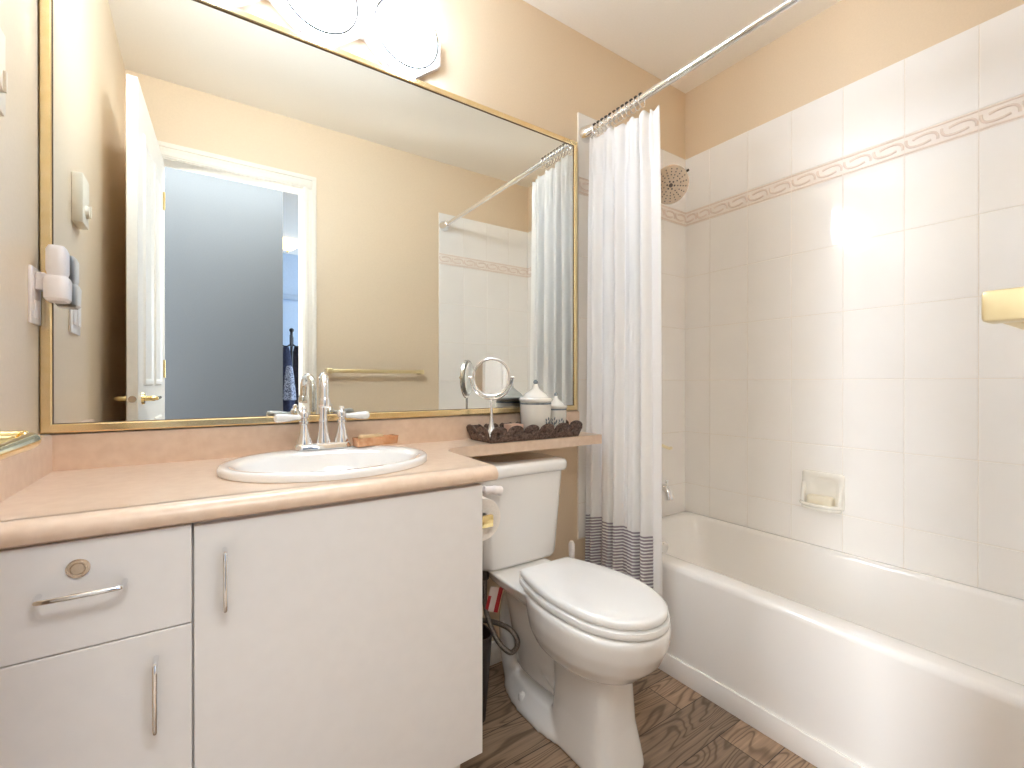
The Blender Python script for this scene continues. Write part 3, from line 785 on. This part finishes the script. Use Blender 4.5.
mesh_obj('drain', G().lathe([(0.0, -0.132), (0.02, -0.130), (0.024, -0.132)], (SX, SY - 0.01, CT), 24), 'chrome', t)

# ---- centre-set tap
FZ = CT + 0.0175; fx, fyy = 0.292, -0.094
t = thing('faucet', 'chrome gooseneck faucet with two white porcelain lever handles', 'faucet', (fx, fyy, FZ))
def stadium(L, r, z): return [(fx + L + r * math.cos(a), fyy + r * math.sin(a), z) for a in [(-PI / 2 + PI * i / 12) for i in range(13)]] + [(fx - L + r * math.cos(a), fyy + r * math.sin(a), z) for a in [(PI / 2 + PI * i / 12) for i in range(13)]]
mesh_obj('base_plate', G().loft([stadium(0.054, 0.028, FZ), stadium(0.054, 0.028, FZ + 0.006), stadium(0.054, 0.025, FZ + 0.013), stadium(0.053, 0.022, FZ + 0.017)]), 'chrome', t)
g = G().lathe([(0.021, 0.015), (0.020, 0.024), (0.015, 0.045), (0.0115, 0.075), (0.0125, 0.08), (0.0125, 0.084), (0.0105, 0.088)], (fx, fyy, FZ), 28)
z0 = FZ + 0.085
sw = lambda d, z: (fx - d * math.sin(0.16), fyy - d * math.cos(0.16), z)
pts = [sw(0, z0), sw(0, z0 + 0.05), sw(0, z0 + 0.083)] + [sw(0.042 - 0.042 * math.cos(a), z0 + 0.083 + 0.040 * math.sin(a)) for a in [PI * i / 10 for i in range(1, 10)]] + [sw(0.086, z0 + 0.072), sw(0.088, z0 + 0.055)]
g.tube(smooth_path(pts, 3), 0.0118, 18)
g.lathe([(0.0135, 0.0), (0.0155, 0.004), (0.0150, 0.018), (0.012, 0.026)], sw(0.088, z0 + 0.037), 24)
mesh_obj('spout', g, 'chrome', t)
mesh_obj('lift_rod', G().cyl((fx, fyy + 0.024, FZ + 0.01), (fx, fyy + 0.024, FZ + 0.075), 0.0028).ball((fx, fyy + 0.024, FZ + 0.078), 0.006), 'chrome', t)
for s in (-1, 1):
    hx = fx + s * 0.0515
    g = G().lathe([(0.0235, 0.014), (0.0225, 0.022), (0.016, 0.040), (0.0115, 0.062), (0.0105, 0.07), (0.0135, 0.073), (0.0135, 0.079), (0.0095, 0.082), (0.0095, 0.088), (0.0135, 0.091), (0.0145, 0.099), (0.011, 0.107), (0.006, 0.110), (0.0075, 0.116), (0.0055, 0.121), (0.0, 0.123)], (hx, fyy, FZ), 28)
    hd = mesh_obj('handle_body', g, 'chrome', t)
    zz = FZ + 0.092
    g = G().tube([(hx + s * d, fyy - 0.004 - 0.012 * (d / 0.08), zz) for d in (0.010, 0.014, 0.02, 0.045, 0.066, 0.074, 0.078)], [0.006, 0.008, 0.007, 0.011, 0.0128, 0.0115, 0.005], 16)
    tag(mesh_obj('lever', g, 'porcelain', hd), 'white porcelain lever')

# ---- copper soap tray and the soap in it
ox, oy, oz = 0.437, -0.122, CT + 0.0185
mt = Matrix.Translation((ox, oy, oz)) @ Matrix.Rotation(math.radians(9), 4, 'Z')
def rr2(hx, hy, r, z): return rrect(-hx, hx, -hy, hy, r, z, 4)
g = G().loft([rr2(0.064, 0.018, 0.004, 0.001), rr2(0.067, 0.021, 0.005, 0.026), rr2(0.065, 0.019, 0.004, 0.026), rr2(0.061, 0.015, 0.004, 0.008)], True, True, True, mt)
t = thing('soap_tray', 'rectangular copper soap tray on the basin rim beside the faucet', 'soap tray', (ox, oy, oz))
mesh_obj('tray_body', g, 'copper', t)
o = mesh_obj('soap_bar', G().box(-0.052, 0.020, -0.013, 0.013, 0.0088, 0.034, 0.006, 3, mt), 'tan_soap', None, (ox, oy, oz + 0.0068))
tag(o, 'tan bar of soap lying in the copper tray on the basin', 'soap')

# ================================================================== wall mirror in its brass frame
mx0, mx1, mz0, mz1 = XL + 0.0015, 1.3435, 0.9620, 2.118
t = thing('wall_mirror', 'large wall mirror in a thin brass frame above the worktop', 'mirror', ((mx0 + mx1) / 2, 0, mz0))
mesh_obj('glass', G().box(mx0 + 0.008, mx1 - 0.008, -0.004, MY, mz0 + 0.008, mz1 - 0.008), 'mirror', t)
fw = 0.021
def frame_ring(d, z):
    return [(mx0 + d, z, mz0 + d), (mx1 - d, z, mz0 + d), (mx1 - d, z, mz1 - d), (mx0 + d, z, mz1 - d)]
g = G().loft([frame_ring(0, -0.0005), frame_ring(0, -0.023), frame_ring(0.003, -0.026), frame_ring(fw - 0.003, -0.026), frame_ring(fw, -0.024), frame_ring(fw, MY + 0.0005)], False, False)
mesh_obj('frame', g, 'brass_frame', t, angle=20)
g = G().loft([frame_ring(fw + 0.0005, MY + 0.001), frame_ring(fw - 0.001, -0.0230), frame_ring(fw + 0.0018, -0.0220), frame_ring(fw + 0.0018, MY + 0.001)], False, False)
mesh_obj('frame_seal', g, 'dark_line', t, angle=20)

# ================================================================== vanity light bar
lc = [0.563, 0.293, 0.023]; LZ = 2.232; lz = LZ
t = thing('vanity_light', 'white three-globe vanity light bar on the wall above the mirror', 'light fixture', (0.284, 0, lz))
def octagon(x, d, y):
    w, h, cw, ch = 0.1345 - d, 0.119 - d, 0.100, 0.080
    return [(x + sx * a, y, LZ + sz * b) for sx, sz, a, b in ((-1, -1, w, h - ch), (-1, -1, w - cw, h), (1, -1, w - cw, h), (1, -1, w, h - ch), (1, 1, w, h - ch), (1, 1, w - cw, h), (-1, 1, w - cw, h), (-1, 1, w, h - ch))]
g = G().box(lc[2], lc[0], -0.0005, -0.030, LZ - 0.045, LZ + 0.045, 0.004)
for x in lc:
    g.loft([octagon(x, 0, -0.0005), octagon(x, 0, -0.026), octagon(x, 0.008, -0.033)])
mesh_obj('back_plate', g, 'plastic', t)
for x in lc:
    mtx = Matrix.Translation((x, -0.032, LZ)) @ Matrix.Rotation(PI / 2, 4, 'X')
    g2 = G().lathe([(0.098, 0.0), (0.103, 0.010), (0.104, 0.022), (0.101, 0.030), (0.094, 0.043), (0.08, 0.055), (0.058, 0.065), (0.03, 0.071), (0.0, 0.073)], (0, 0, 0), 48, mtx)
    gl = mesh_obj('globe', g2, 'globe', t, angle=60)
    ring = G().tube([mtx @ Vector((0.1078 * math.cos(2 * PI * k / 48), 0.1078 * math.sin(2 * PI * k / 48), 0.026)) for k in range(48)], 0.0036, 8, True)
    mesh_obj('globe_rim', ring, 'dark_ring', gl)

# ================================================================== things on the left wall
t = thing('wall_outlet', 'white wall outlet plate beside the mirror frame', 'outlet', (XL, -0.066, 1.272))
mesh_obj('plate', G().box(XL, XL + 0.006, -0.030, -0.102, 1.21, 1.335, 0.002), 'plastic', t)
mesh_obj('socket', G().box(XL + 0.005, XL + 0.008, -0.048, -0.084, 1.222, 1.262, 0.001), 'plastic', t)
t = thing('air_freshener', 'white plug-in air freshener in the wall outlet by the mirror', 'air freshener', (XL + 0.03, -0.068, 1.29))
g = G().box(XL + 0.0062, XL + 0.024, -0.050, -0.082, 1.285, 1.325, 0.004); mesh_obj('plug', g, 'plastic', t)
pr = lambda hx, hy, z, cx=XL + 0.041: [(cx + q[0], -0.070 + q[1], z) for q in rrect(-hx, hx, -hy, hy, min(hx, hy) * 0.7, 0, 5)]
g = G().loft([pr(0.016, 0.026, 1.262), pr(0.020, 0.031, 1.268), pr(0.021, 0.032, 1.31), pr(0.018, 0.028, 1.318)]); mesh_obj('warmer', g, 'plastic', t)
g = G().loft([pr(0.014, 0.024, 1.318), pr(0.017, 0.027, 1.33), pr(0.017, 0.027, 1.376), pr(0.013, 0.022, 1.386)]); mesh_obj('refill', g, 'plastic', t)
t = thing('switch_plate', 'white light switch plate on the left wall, seen in the mirror', 'light switch', (XL, -0.36, 1.27))
mesh_obj('plate', G().box(XL, XL + 0.006, -0.305, -0.42, 1.222, 1.335, 0.002), 'plastic', t)
for y in (-0.335, -0.390):
    mesh_obj('rocker', G().box(XL + 0.005, XL + 0.0105, y - 0.016, y + 0.016, 1.246, 1.312, 0.002), 'plastic', t)
t = thing('thermostat', 'ivory thermostat box high on the left wall, seen in the mirror', 'thermostat', (XL, -0.385, 1.6))
mesh_obj('case', G().box(XL, XL + 0.026, -0.336, -0.425, 1.545, 1.690, 0.004), 'ivory', t)
g = G().cyl((XL + 0.024, -0.381, 1.588), (XL + 0.034, -0.381, 1.588), 0.02, 0.017); g.box(XL + 0.033, XL + 0.038, -0.378, -0.384, 1.57, 1.606, 0.001); mesh_obj('dial', g, 'ivory', t)

# ================================================================== toilet
TX = 0.935
def toilet():
    t = thing('toilet', 'white two-piece toilet with its lid closed beside the vanity', 'toilet', (TX, -0.40, 0))
    # bowl, pedestal and foot: overlapping lofts fused by a voxel remesh
    def sect(z, yb_, yf, hw, e=2.6, hwb=None, n=40, cx=TX):
        """closed section; widest point 45% from the back, front rounder than the back"""
        pts = []; ym = yb_ + (yf - yb_) * 0.5; L = (yb_ - yf) / 2
        for k in range(n):
            a = 2 * PI * k / n; c, s = math.cos(a), math.sin(a)
            w = hw if s < 0 else (hwb or hw)
            ww = hw + ((hwb or hw) - hw) * max(0, s) if hwb else hw
            pts.append((cx + ww * math.copysign(abs(c) ** (2 / e), c), ym + L * math.copysign(abs(s) ** (2 / e), s), z))
        return pts
    g = G()
    # front column
    g.loft([sect(0.0, -0.37, -0.658, 0.093, 4.0, cx=TX + 0.030), sect(0.03, -0.38, -0.650, 0.092, 4.0, cx=TX + 0.030), sect(0.12, -0.39, -0.634, 0.082, 3.6, cx=TX + 0.028), sect(0.27, -0.39, -0.628, 0.078, 3.2, cx=TX + 0.025), sect(0.32, -0.36, -0.63, 0.085, 2.8, cx=TX + 0.02)])
    # bowl
    g.loft([sect(a_, b_, c_, d_, 2.25, cx=TX + 0.020) for a_, b_, c_, d_ in ((0.262, -0.34, -0.62, 0.085), (0.272, -0.32, -0.655, 0.107), (0.292, -0.30, -0.690, 0.127), (0.33, -0.285, -0.728, 0.146), (0.375, -0.28, -0.750, 0.157), (0.42, -0.28, -0.758, 0.160), (0.433, -0.28, -0.754, 0.156))])
    # shelf that carries the tank, flaring into the bowl
    g.loft([sect(0.365, -0.05, -0.44, 0.075, 3), sect(0.39, -0.035, -0.44, 0.100, 3.4, 0.095), sect(0.433, -0.03, -0.44, 0.125, 3.4, 0.108)])
    # trapway body and the hump of its bend
    g.tube(smooth_path([(TX, -0.40, 0.16), (TX, -0.30, 0.20), (TX, -0.22, 0.29), (TX, -0.15, 0.31), (TX, -0.12, 0.22), (TX, -0.13, 0.10), (TX, -0.16, 0.02)], 6), 0.056, 20, False, Matrix.Translation((0.012, 0, 0)))
    g.loft([sect(0.10, -0.15, -0.44, 0.050, 2.2, cx=TX + 0.015), sect(0.25, -0.13, -0.44, 0.068, 2.2, cx=TX + 0.012), sect(0.34, -0.10, -0.44, 0.072, 2.4, cx=TX + 0.010), sect(0.40, -0.07, -0.44, 0.080, 2.6)])
    # foot
    g.loft([sect(a_, b_, -0.50, c_, 3.0, d_, cx=TX + 0.02) for a_, b_, c_, d_ in ((0.0, -0.095, 0.101, 0.075), (0.022, -0.10, 0.098, 0.072), (0.045, -0.11, 0.084, 0.062), (0.07, -0.12, 0.066, 0.05))])
    b = mesh_obj('bowl', g, 'porcelain', t, angle=180)
    r = b.modifiers.new('fuse', 'REMESH'); r.mode = 'VOXEL'; r.voxel_size = 0.006; r.use_smooth_shade = True
    s = b.modifiers.new('ease', 'SMOOTH'); s.iterations = 12; s.factor = 0.5
    for s_ in (-1, 1):
        g = G().lathe([(0.014, 0.0), (0.014, 0.012), (0.011, 0.02), (0.005, 0.024), (0.0, 0.0245)], (TX + 0.02 + s_ * 0.078, -0.27, 0.034), 20); mesh_obj('bolt_cap', g, 'porcelain', t)
    # seat and lid
    def egg(grow, z, back=-0.305, tip=-0.752, hw=0.145, n=28):
        pts = []
        half = []
        for i in range(n + 1):
            f = i / n                       # from the back corner to the tip
            y = back + (tip - back) * f
            if f < 0.52: w = 0.098 + (hw - 0.098) * math.sin(PI / 2 * min(1, f / 0.48)) ** 0.9
            else: w = hw * math.sqrt(max(0, 1 - ((f - 0.5) / 0.5) ** 2.35))
            half.append((w, y))
        ys = lambda f: back + (tip - back) * f
        half = [(w, y) for (w, y) in half]
        # denser near the tip
        tipp = []
        for i in range(1, 9):
            f = 1 - (1 - (n - 1) / n) * (1 - i / 9) ** 2
            tipp.append((hw * math.sqrt(max(0, 1 - ((f - 0.5) / 0.5) ** 2.35)), back + (tip - back) * f))
        half = half[:-1] + tipp + [(0.0, tip)]
        half = [(0.10, back)] + half[1:] if False else half
        pts = [(TX + (w + grow if w > 0 else 0), y - grow * (y - back) / (tip - back) * -1 if False else y + (-grow if y < -0.5 else 0) * ((y + 0.5) / (tip + 0.5) if y < -0.5 else 0), z) for w, y in half]
        pts += [(TX - (w + grow), y + (-grow if y < -0.5 else 0) * ((y + 0.5) / (tip + 0.5) if y < -0.5 else 0), z) for w, y in reversed(half[:-1])]
        return [(p[0] + 0.021 * (0.4 + 0.6 * min(1, (p[1] - back) / (-0.25))), p[1], p[2]) for p in pts]
    def inward(r, f, z):
        c = sum((Vector(p) for p in r), Vector()) / len(r)
        return [(c.x + (p[0] - c.x) * f, c.y + (p[1] - c.y) * f, z) for p in r]
    g = G().loft([egg(-0.004, 0.436), egg(0.004, 0.439), egg(0.006, 0.446), egg(0.004, 0.455), inward(egg(0.004, 0.455), 0.96, 0.457), inward(egg(0.004, 0.455), 0.02, 0.457)])
    mesh_obj('seat', g, 'seat', t, angle=50)
    g = G().loft([egg(-0.010, 0.459), egg(-0.010, 0.4625), egg(-0.001, 0.4625), egg(0.001, 0.467), egg(0.0, 0.477), egg(-0.004, 0.482), inward(egg(-0.004, 0.482), 0.95, 0.4845)] + [inward(egg(-0.004, 0.482), f, 0.4845 + 0.003 * (1 - f)) for f in (0.7, 0.4, 0.02)])
    mesh_obj('lid', g, 'seat', t, angle=50)
    for s_ in (-1, 1):
        mesh_obj('hinge', G().box(TX + 0.006 + s_ * 0.062 - 0.022, TX + 0.006 + s_ * 0.062 + 0.022, -0.276, -0.312, 0.433, 0.470, 0.006), 'seat', t)
    # tank
    tx = 0.944
    def tk(hw, yf, z, r=0.04, bow=0.018):
        p = rrect(tx - hw, tx + hw, yf, -0.018, r, z, 8)
        return [(x, y - (bow * (1 - ((x - tx) / hw) ** 2) if y < -0.1 else 0), z_) for x, y, z_ in p]
    g = G().loft([tk(0.142, -0.155, 0.436), tk(0.160, -0.172, 0.440), tk(0.165, -0.178, 0.452), tk(0.169, -0.181, 0.50), tk(0.186, -0.194, 0.758), tk(0.181, -0.19, 0.760)])
    tank = mesh_obj('tank', g, 'porcelain', t, angle=60)
    g = G().loft([tk(0.188, -0.198, 0.757), tk(0.197, -0.206, 0.760), tk(0.1995, -0.208, 0.768), tk(0.1995, -0.208, 0.786), tk(0.193, -0.203, 0.796), tk(0.17, -0.185, 0.799)])
    mesh_obj('tank_lid', g, 'porcelain', t, angle=60)
    g = G().cyl((0.772, -0.19, 0.728), (0.772, -0.225, 0.728), 0.012, 0.011)
    g.tube(smooth_path([(0.760, -0.222, 0.732), (0.785, -0.228, 0.730), (0.805, -0.230, 0.726), (0.818, -0.230, 0.722)], 5), [0.012] * 6 + [0.0145] * 5 + [0.016] * 4 + [0.012], 14)
    mesh_obj('flush_lever', g, 'plastic', tank)
toilet()

# supply hose, its tag, the stop valve
t = thing('water_supply_hose', 'braided water supply hose looping beside the toilet tank', 'hose', (0.84, -0.10, 0.2))
path = [(0.812, -0.135, 0.437), (0.812, -0.135, 0.38), (0.808, -0.15, 0.30), (0.818, -0.20, 0.222), (0.842, -0.25, 0.190), (0.864, -0.262, 0.222), (0.850, -0.23, 0.258), (0.818, -0.16, 0.262), (0.79, -0.10, 0.245), (0.77, -0.06, 0.225)]
mesh_obj('hose', G().tube(smooth_path(path, 7), 0.0085, 12), 'braid', t)
mesh_obj('nut', G().cyl((0.812, -0.135, 0.40), (0.812, -0.135, 0.436), 0.015, 0.015, 6), 'dark_ring', t)
tm = Matrix.Translation((0.832, -0.165, 0.335)) @ Matrix.Rotation(math.radians(-20), 4, 'Z') @ Matrix.Rotation(math.radians(14), 4, 'Y')
tg = mesh_obj('warning_tag', G().box(-0.022, 0.022, -0.0007, 0.0007, -0.042, 0.042, 0, 1, tm), 'tag_white', t)
mesh_obj('tag_stripe', G().box(0.008, 0.0225, -0.0010, 0.0010, -0.0425, 0.0425, 0, 1, tm).box(-0.0225, -0.012, -0.0010, 0.0010, -0.0425, 0.01, 0, 1, tm), 'red', tg)
t = thing('stop_valve', 'chrome water stop valve on the wall behind the toilet', 'valve', (0.77, -0.012, 0.22))
mesh_obj('valve_body', G().cyl((0.77, -0.0005, 0.22), (0.77, -0.06, 0.22), 0.012).ball((0.77, -0.06, 0.22), 0.016), 'dark_ring', t)
mesh_obj('valve_handle', G().lathe([(0.006, 0.0), (0.02, 0.004), (0.02, 0.012), (0.006, 0.016)], (0, 0, 0), 20, Matrix.Translation((0.77, -0.072, 0.22)) @ Matrix.Rotation(PI / 2, 4, 'X')), 'dark_ring', t)

t = thing('waste_bin', 'narrow dark container on the floor between vanity and toilet', 'bin', (0.70, -0.19, 0))
def binr(h, z): return rrect(0.70 - h, 0.70 + h, -0.19 - h, -0.19 + h, h * 0.5, z)
g = G().loft([binr(0.060, 0.0), binr(0.078, 0.27), binr(0.080, 0.275), binr(0.075, 0.275), binr(0.057, 0.006)]); mesh_obj('bin_body', g, 'dark_plastic', t)

t = thing('toilet_brush', 'white toilet brush in its holder behind the toilet', 'toilet brush', (1.225, -0.12, 0))
mesh_obj('holder', G().lathe([(0.048, 0.0), (0.05, 0.01), (0.042, 0.13), (0.046, 0.14), (0.038, 0.14), (0.036, 0.02)], (1.225, -0.12, 0), 32), 'plastic', t)
mesh_obj('handle', G().tube([(1.225, -0.12, 0.05), (1.225, -0.12, 0.20), (1.225, -0.12, 0.34), (1.225, -0.12, 0.435), (1.225, -0.12, 0.447)], [0.008, 0.008, 0.010, 0.013, 0.007], 16), 'plastic', t)

# toilet paper on a brass holder on the cabinet's side
t = thing('paper_holder', 'brass toilet paper holder on the side of the vanity', 'toilet paper holder', (cabx1, -0.34, 0.69))
for y in (-0.405, -0.272):
    g = G().box(cabx1, cabx1 + 0.006, y - 0.018, y + 0.018, 0.672, 0.708, 0.002); g.box(cabx1 + 0.004, cabx1 + 0.106, y - 0.006, y + 0.006, 0.676, 0.710, 0.003)
    mesh_obj('arm', g, 'brass', t)
mesh_obj('spindle', G().cyl((cabx1 + 0.084, -0.400, 0.693), (cabx1 + 0.084, -0.278, 0.693), 0.0075), 'chrome', t)
mtx = Matrix.Translation((cabx1 + 0.084, -0.290, 0.693)) @ Matrix.Rotation(PI / 2, 4, 'X')
g = G().lathe([(0.019, 0.0), (0.059, 0.0), (0.060, 0.002), (0.060, 0.096), (0.059, 0.098), (0.019, 0.098), (0.019, 0.0)], (0, 0, 0), 48, mtx, False, False)
o = mesh_obj('toilet_paper_roll', g, 'paper', None, (cabx1 + 0.084, -0.34, 0.693)); tag(o, 'white roll of toilet paper on the brass holder by the vanity', 'toilet paper')

# ================================================================== tray on the shelf and what stands in it
tx0, tx1, ty0, ty1 = 0.812, 1.212, -0.176, -0.036
t = thing('vanity_tray', 'dark bronze tray with scalloped sides on the shelf over the toilet', 'tray', ((tx0 + tx1) / 2, (ty0 + ty1) / 2, CT))
mesh_obj('tray_base', G().box(tx0, tx1, ty0, ty1, CT + 0.0005, CT + 0.006, 0.001), 'tray', t)
def scallop(p0, p1, out, n, h):
    """one side: n arched petals leaning outwards"""
    p0, p1, out = Vector(p0), Vector(p1), Vector(out)
    g = G(); L = p1 - p0; w = 1.0 / n
    N = n * 10; bot, top, bot2, top2 = [], [], [], []
    for i in range(N + 1):
        u = i / N; q = (u / w) % 1.0
        if i == N: q = 1.0
        hh = h * (0.52 + 0.48 * math.sqrt(max(0, 1 - (2 * q - 1) ** 2)))
        b = p0 + L * u; tp = b + Vector((0, 0, hh)) + out * (0.020 * hh / h)
        tp -= L.normalized() * (0.5 - u) * 2 * 0.012 * hh / h
        nn = out * 0.0025
        bot.append(b); top.append(tp); bot2.append(b - nn); top2.append(tp - nn)
    vs = bot + top + top2 + bot2; m = N + 1; fs = []
    for i in range(N):
        for a in range(4):
            b = (a + 1) % 4
            fs.append((a * m + i, a * m + i + 1, b * m + i + 1, b * m + i))
    fs.append((0, m, 2 * m, 3 * m)); fs.append((N, m + N, 2 * m + N, 3 * m + N))
    g.add(vs, fs)
    g.tube([v + Vector((0, 0, 0.0)) for v in [a * 0.5 + b * 0.5 for a, b in zip(top, top2)]], 0.0024, 6)
    # a raised rosette on every petal
    for k in range(n):
        c = p0 + L * ((k + 0.5) * w) + Vector((0, 0, h * 0.52)) + out * 0.012
        for j in range(5):
            a = PI * (0.1 + 0.2 * j)
            d = L.normalized() * math.cos(a) * 0.016 + Vector((0, 0, 1)) * math.sin(a) * 0.017
            g.tube([c - Vector((0, 0, 0.010)), c - Vector((0, 0, 0.010)) + d + out * 0.003], [0.0016, 0.0034], 6)
    return g
z = CT + 0.004; H_ = 0.052
mesh_obj('scalloped_side', scallop((tx0, ty0, z), (tx1, ty0, z), (0, -1, 0), 6, H_), 'tray', t)
mesh_obj('scalloped_side', scallop((tx1, ty1, z), (tx0, ty1, z), (0, 1, 0), 6, H_), 'tray', t)
mesh_obj('scalloped_side', scallop((tx0, ty1, z), (tx0, ty0, z), (-1, 0, 0), 2, H_), 'tray', t)
mesh_obj('scalloped_side', scallop((tx1, ty0, z), (tx1, ty1, z), (1, 0, 0), 2, H_), 'tray', t)

TZ = CT + 0.0062
def canister(x, y, r, h, kr, label, marks):
    t = thing('canister', label, 'canister', (x, y, TZ))
    mesh_obj('jar', G().lathe([(r * 0.86, 0.0), (r * 0.90, 0.004), (r * 0.97, h * 0.7), (r * 0.97, h), (r * 0.90, h)], (x, y, TZ), 40), 'ceramic', t)
    mesh_obj('glaze_band', G().lathe([(r * 0.96, h * 0.93), (r * 0.99, h * 0.935), (r * 0.99, h * 0.985), (r * 0.96, h * 0.99)], (x, y, TZ), 40), 'band', t)
    ld = mesh_obj('lid', G().lathe([(r * 0.95, h), (r * 1.03, h + 0.002), (r * 1.06, h + r * 0.10), (r * 1.06, h + r * 0.20), (r * 1.0, h + r * 0.27), (r * 0.86, h + r * 0.30), (r * 0.78, h + r * 0.36), (r * 0.70, h + r * 0.50), (r * 0.46, h + r * 0.66), (r * 0.24, h + r * 0.84), (r * 0.15, h + r * 1.12)], (x, y, TZ), 40), 'ceramic', t)
    mesh_obj('knob', G().ball((x, y, TZ + h + r * 1.12 + kr * 0.75), kr, 16), 'band', ld)
    g = G(); rr = r * 0.975
    for (a, zz, dx, dz) in marks:
        a0 = math.radians(a); a1 = a0 + dx / r
        p = lambda a_, z_: (x + rr * math.cos(a_), y + rr * math.sin(a_), TZ + z_)
        g.tube([p(a0, zz), p((a0 + a1) / 2, zz + dz * 0.5), p(a1, zz + dz)], [0.0006, 0.0028, 0.0006], 6)
    mesh_obj('painted_sprig', g, 'band', t)
sp = lambda a, z: [(a, z, 0.004, 0.016), (a + 4, z + 0.004, 0.010, 0.013), (a - 5, z + 0.003, -0.008, 0.014), (a + 9, z + 0.012, 0.006, 0.012), (a - 8, z + 0.016, -0.004, 0.012), (a + 1, z + 0.020, 0.003, 0.013)]
canister(1.055, -0.106, 0.061, 0.128, 0.009, 'larger lidded cream canister with a blue-grey band in the tray', sp(-75, 0.04))
canister(1.172, -0.086, 0.043, 0.100, 0.008, 'smaller lidded cream canister with painted sprigs at the tray end', sp(-100, 0.03) + sp(-140, 0.034))
o = mesh_obj('pink_box', G().box(0.920, 0.975, -0.140, -0.090, TZ, TZ + 0.05, 0.002), 'pink', None, (0.947, -0.115, TZ))
tag(o, 'small pink carton in the tray between makeup mirror and canister', 'box')

# makeup mirror on its stand
mxx, myy = 0.854, -0.112
t = thing('makeup_mirror', 'round silver makeup mirror on a slim stand in the bronze tray', 'makeup mirror', (mxx, myy, TZ))
mc = Vector((mxx, myy, 1.099)); mn = Vector((-0.70, -0.71, 0.03)).normalized(); RM = 0.065
qm = Matrix.Translation(mc) @ mn.to_track_quat('Z', 'Y').to_matrix().to_4x4()
side = Vector((0, 0, 1)).cross(mn).normalized()
rim = G().lathe([(RM, -0.010), (RM + 0.005, -0.006), (RM + 0.005, 0.004), (RM + 0.002, 0.006), (RM - 0.003, 0.0035), (RM - 0.004, 0.001)], (0, 0, 0), 56, qm, True, False)
mr = mesh_obj('mirror_rim', rim, 'mirror_frame_silver', t, angle=50)
mesh_obj('mirror_glass', G().lathe([(RM - 0.002, 0.0), (RM - 0.002, 0.0015)], (0, 0, 0), 56, qm), 'mirror_small', mr)
mesh_obj('back_glass', G().lathe([(RM - 0.004, -0.0115), (RM - 0.004, -0.0098)], (0, 0, 0), 56, qm), 'mirror_small', mr)
g = G(); RB = RM + 0.0125
g.tube([mc + side * (RB * math.cos(a)) + Vector((0, 0, 1)) * (RB * math.sin(a)) for a in [PI + PI * i / 24 for i in range(25)]], 0.0032, 10)
for s in (-1, 1): g.cyl(mc + side * s * (RM + 0.003), mc + side * s * (RM + 0.018), 0.0045, 0.0045, 12)
mesh_obj('yoke', g, 'chrome', t)
sb = (mc - Vector((0, 0, RB)))
g = G().cyl((mxx, myy, TZ + 0.05), tuple(sb), 0.0042, 0.0042, 14); g.lathe([(0.030, 0.0), (0.030, 0.004), (0.024, 0.012), (0.013, 0.035), (0.008, 0.055), (0.006, 0.075), (0.0045, 0.08)], (mxx, myy, TZ), 28)
mesh_obj('stand', g, 'mirror_frame_silver', t)
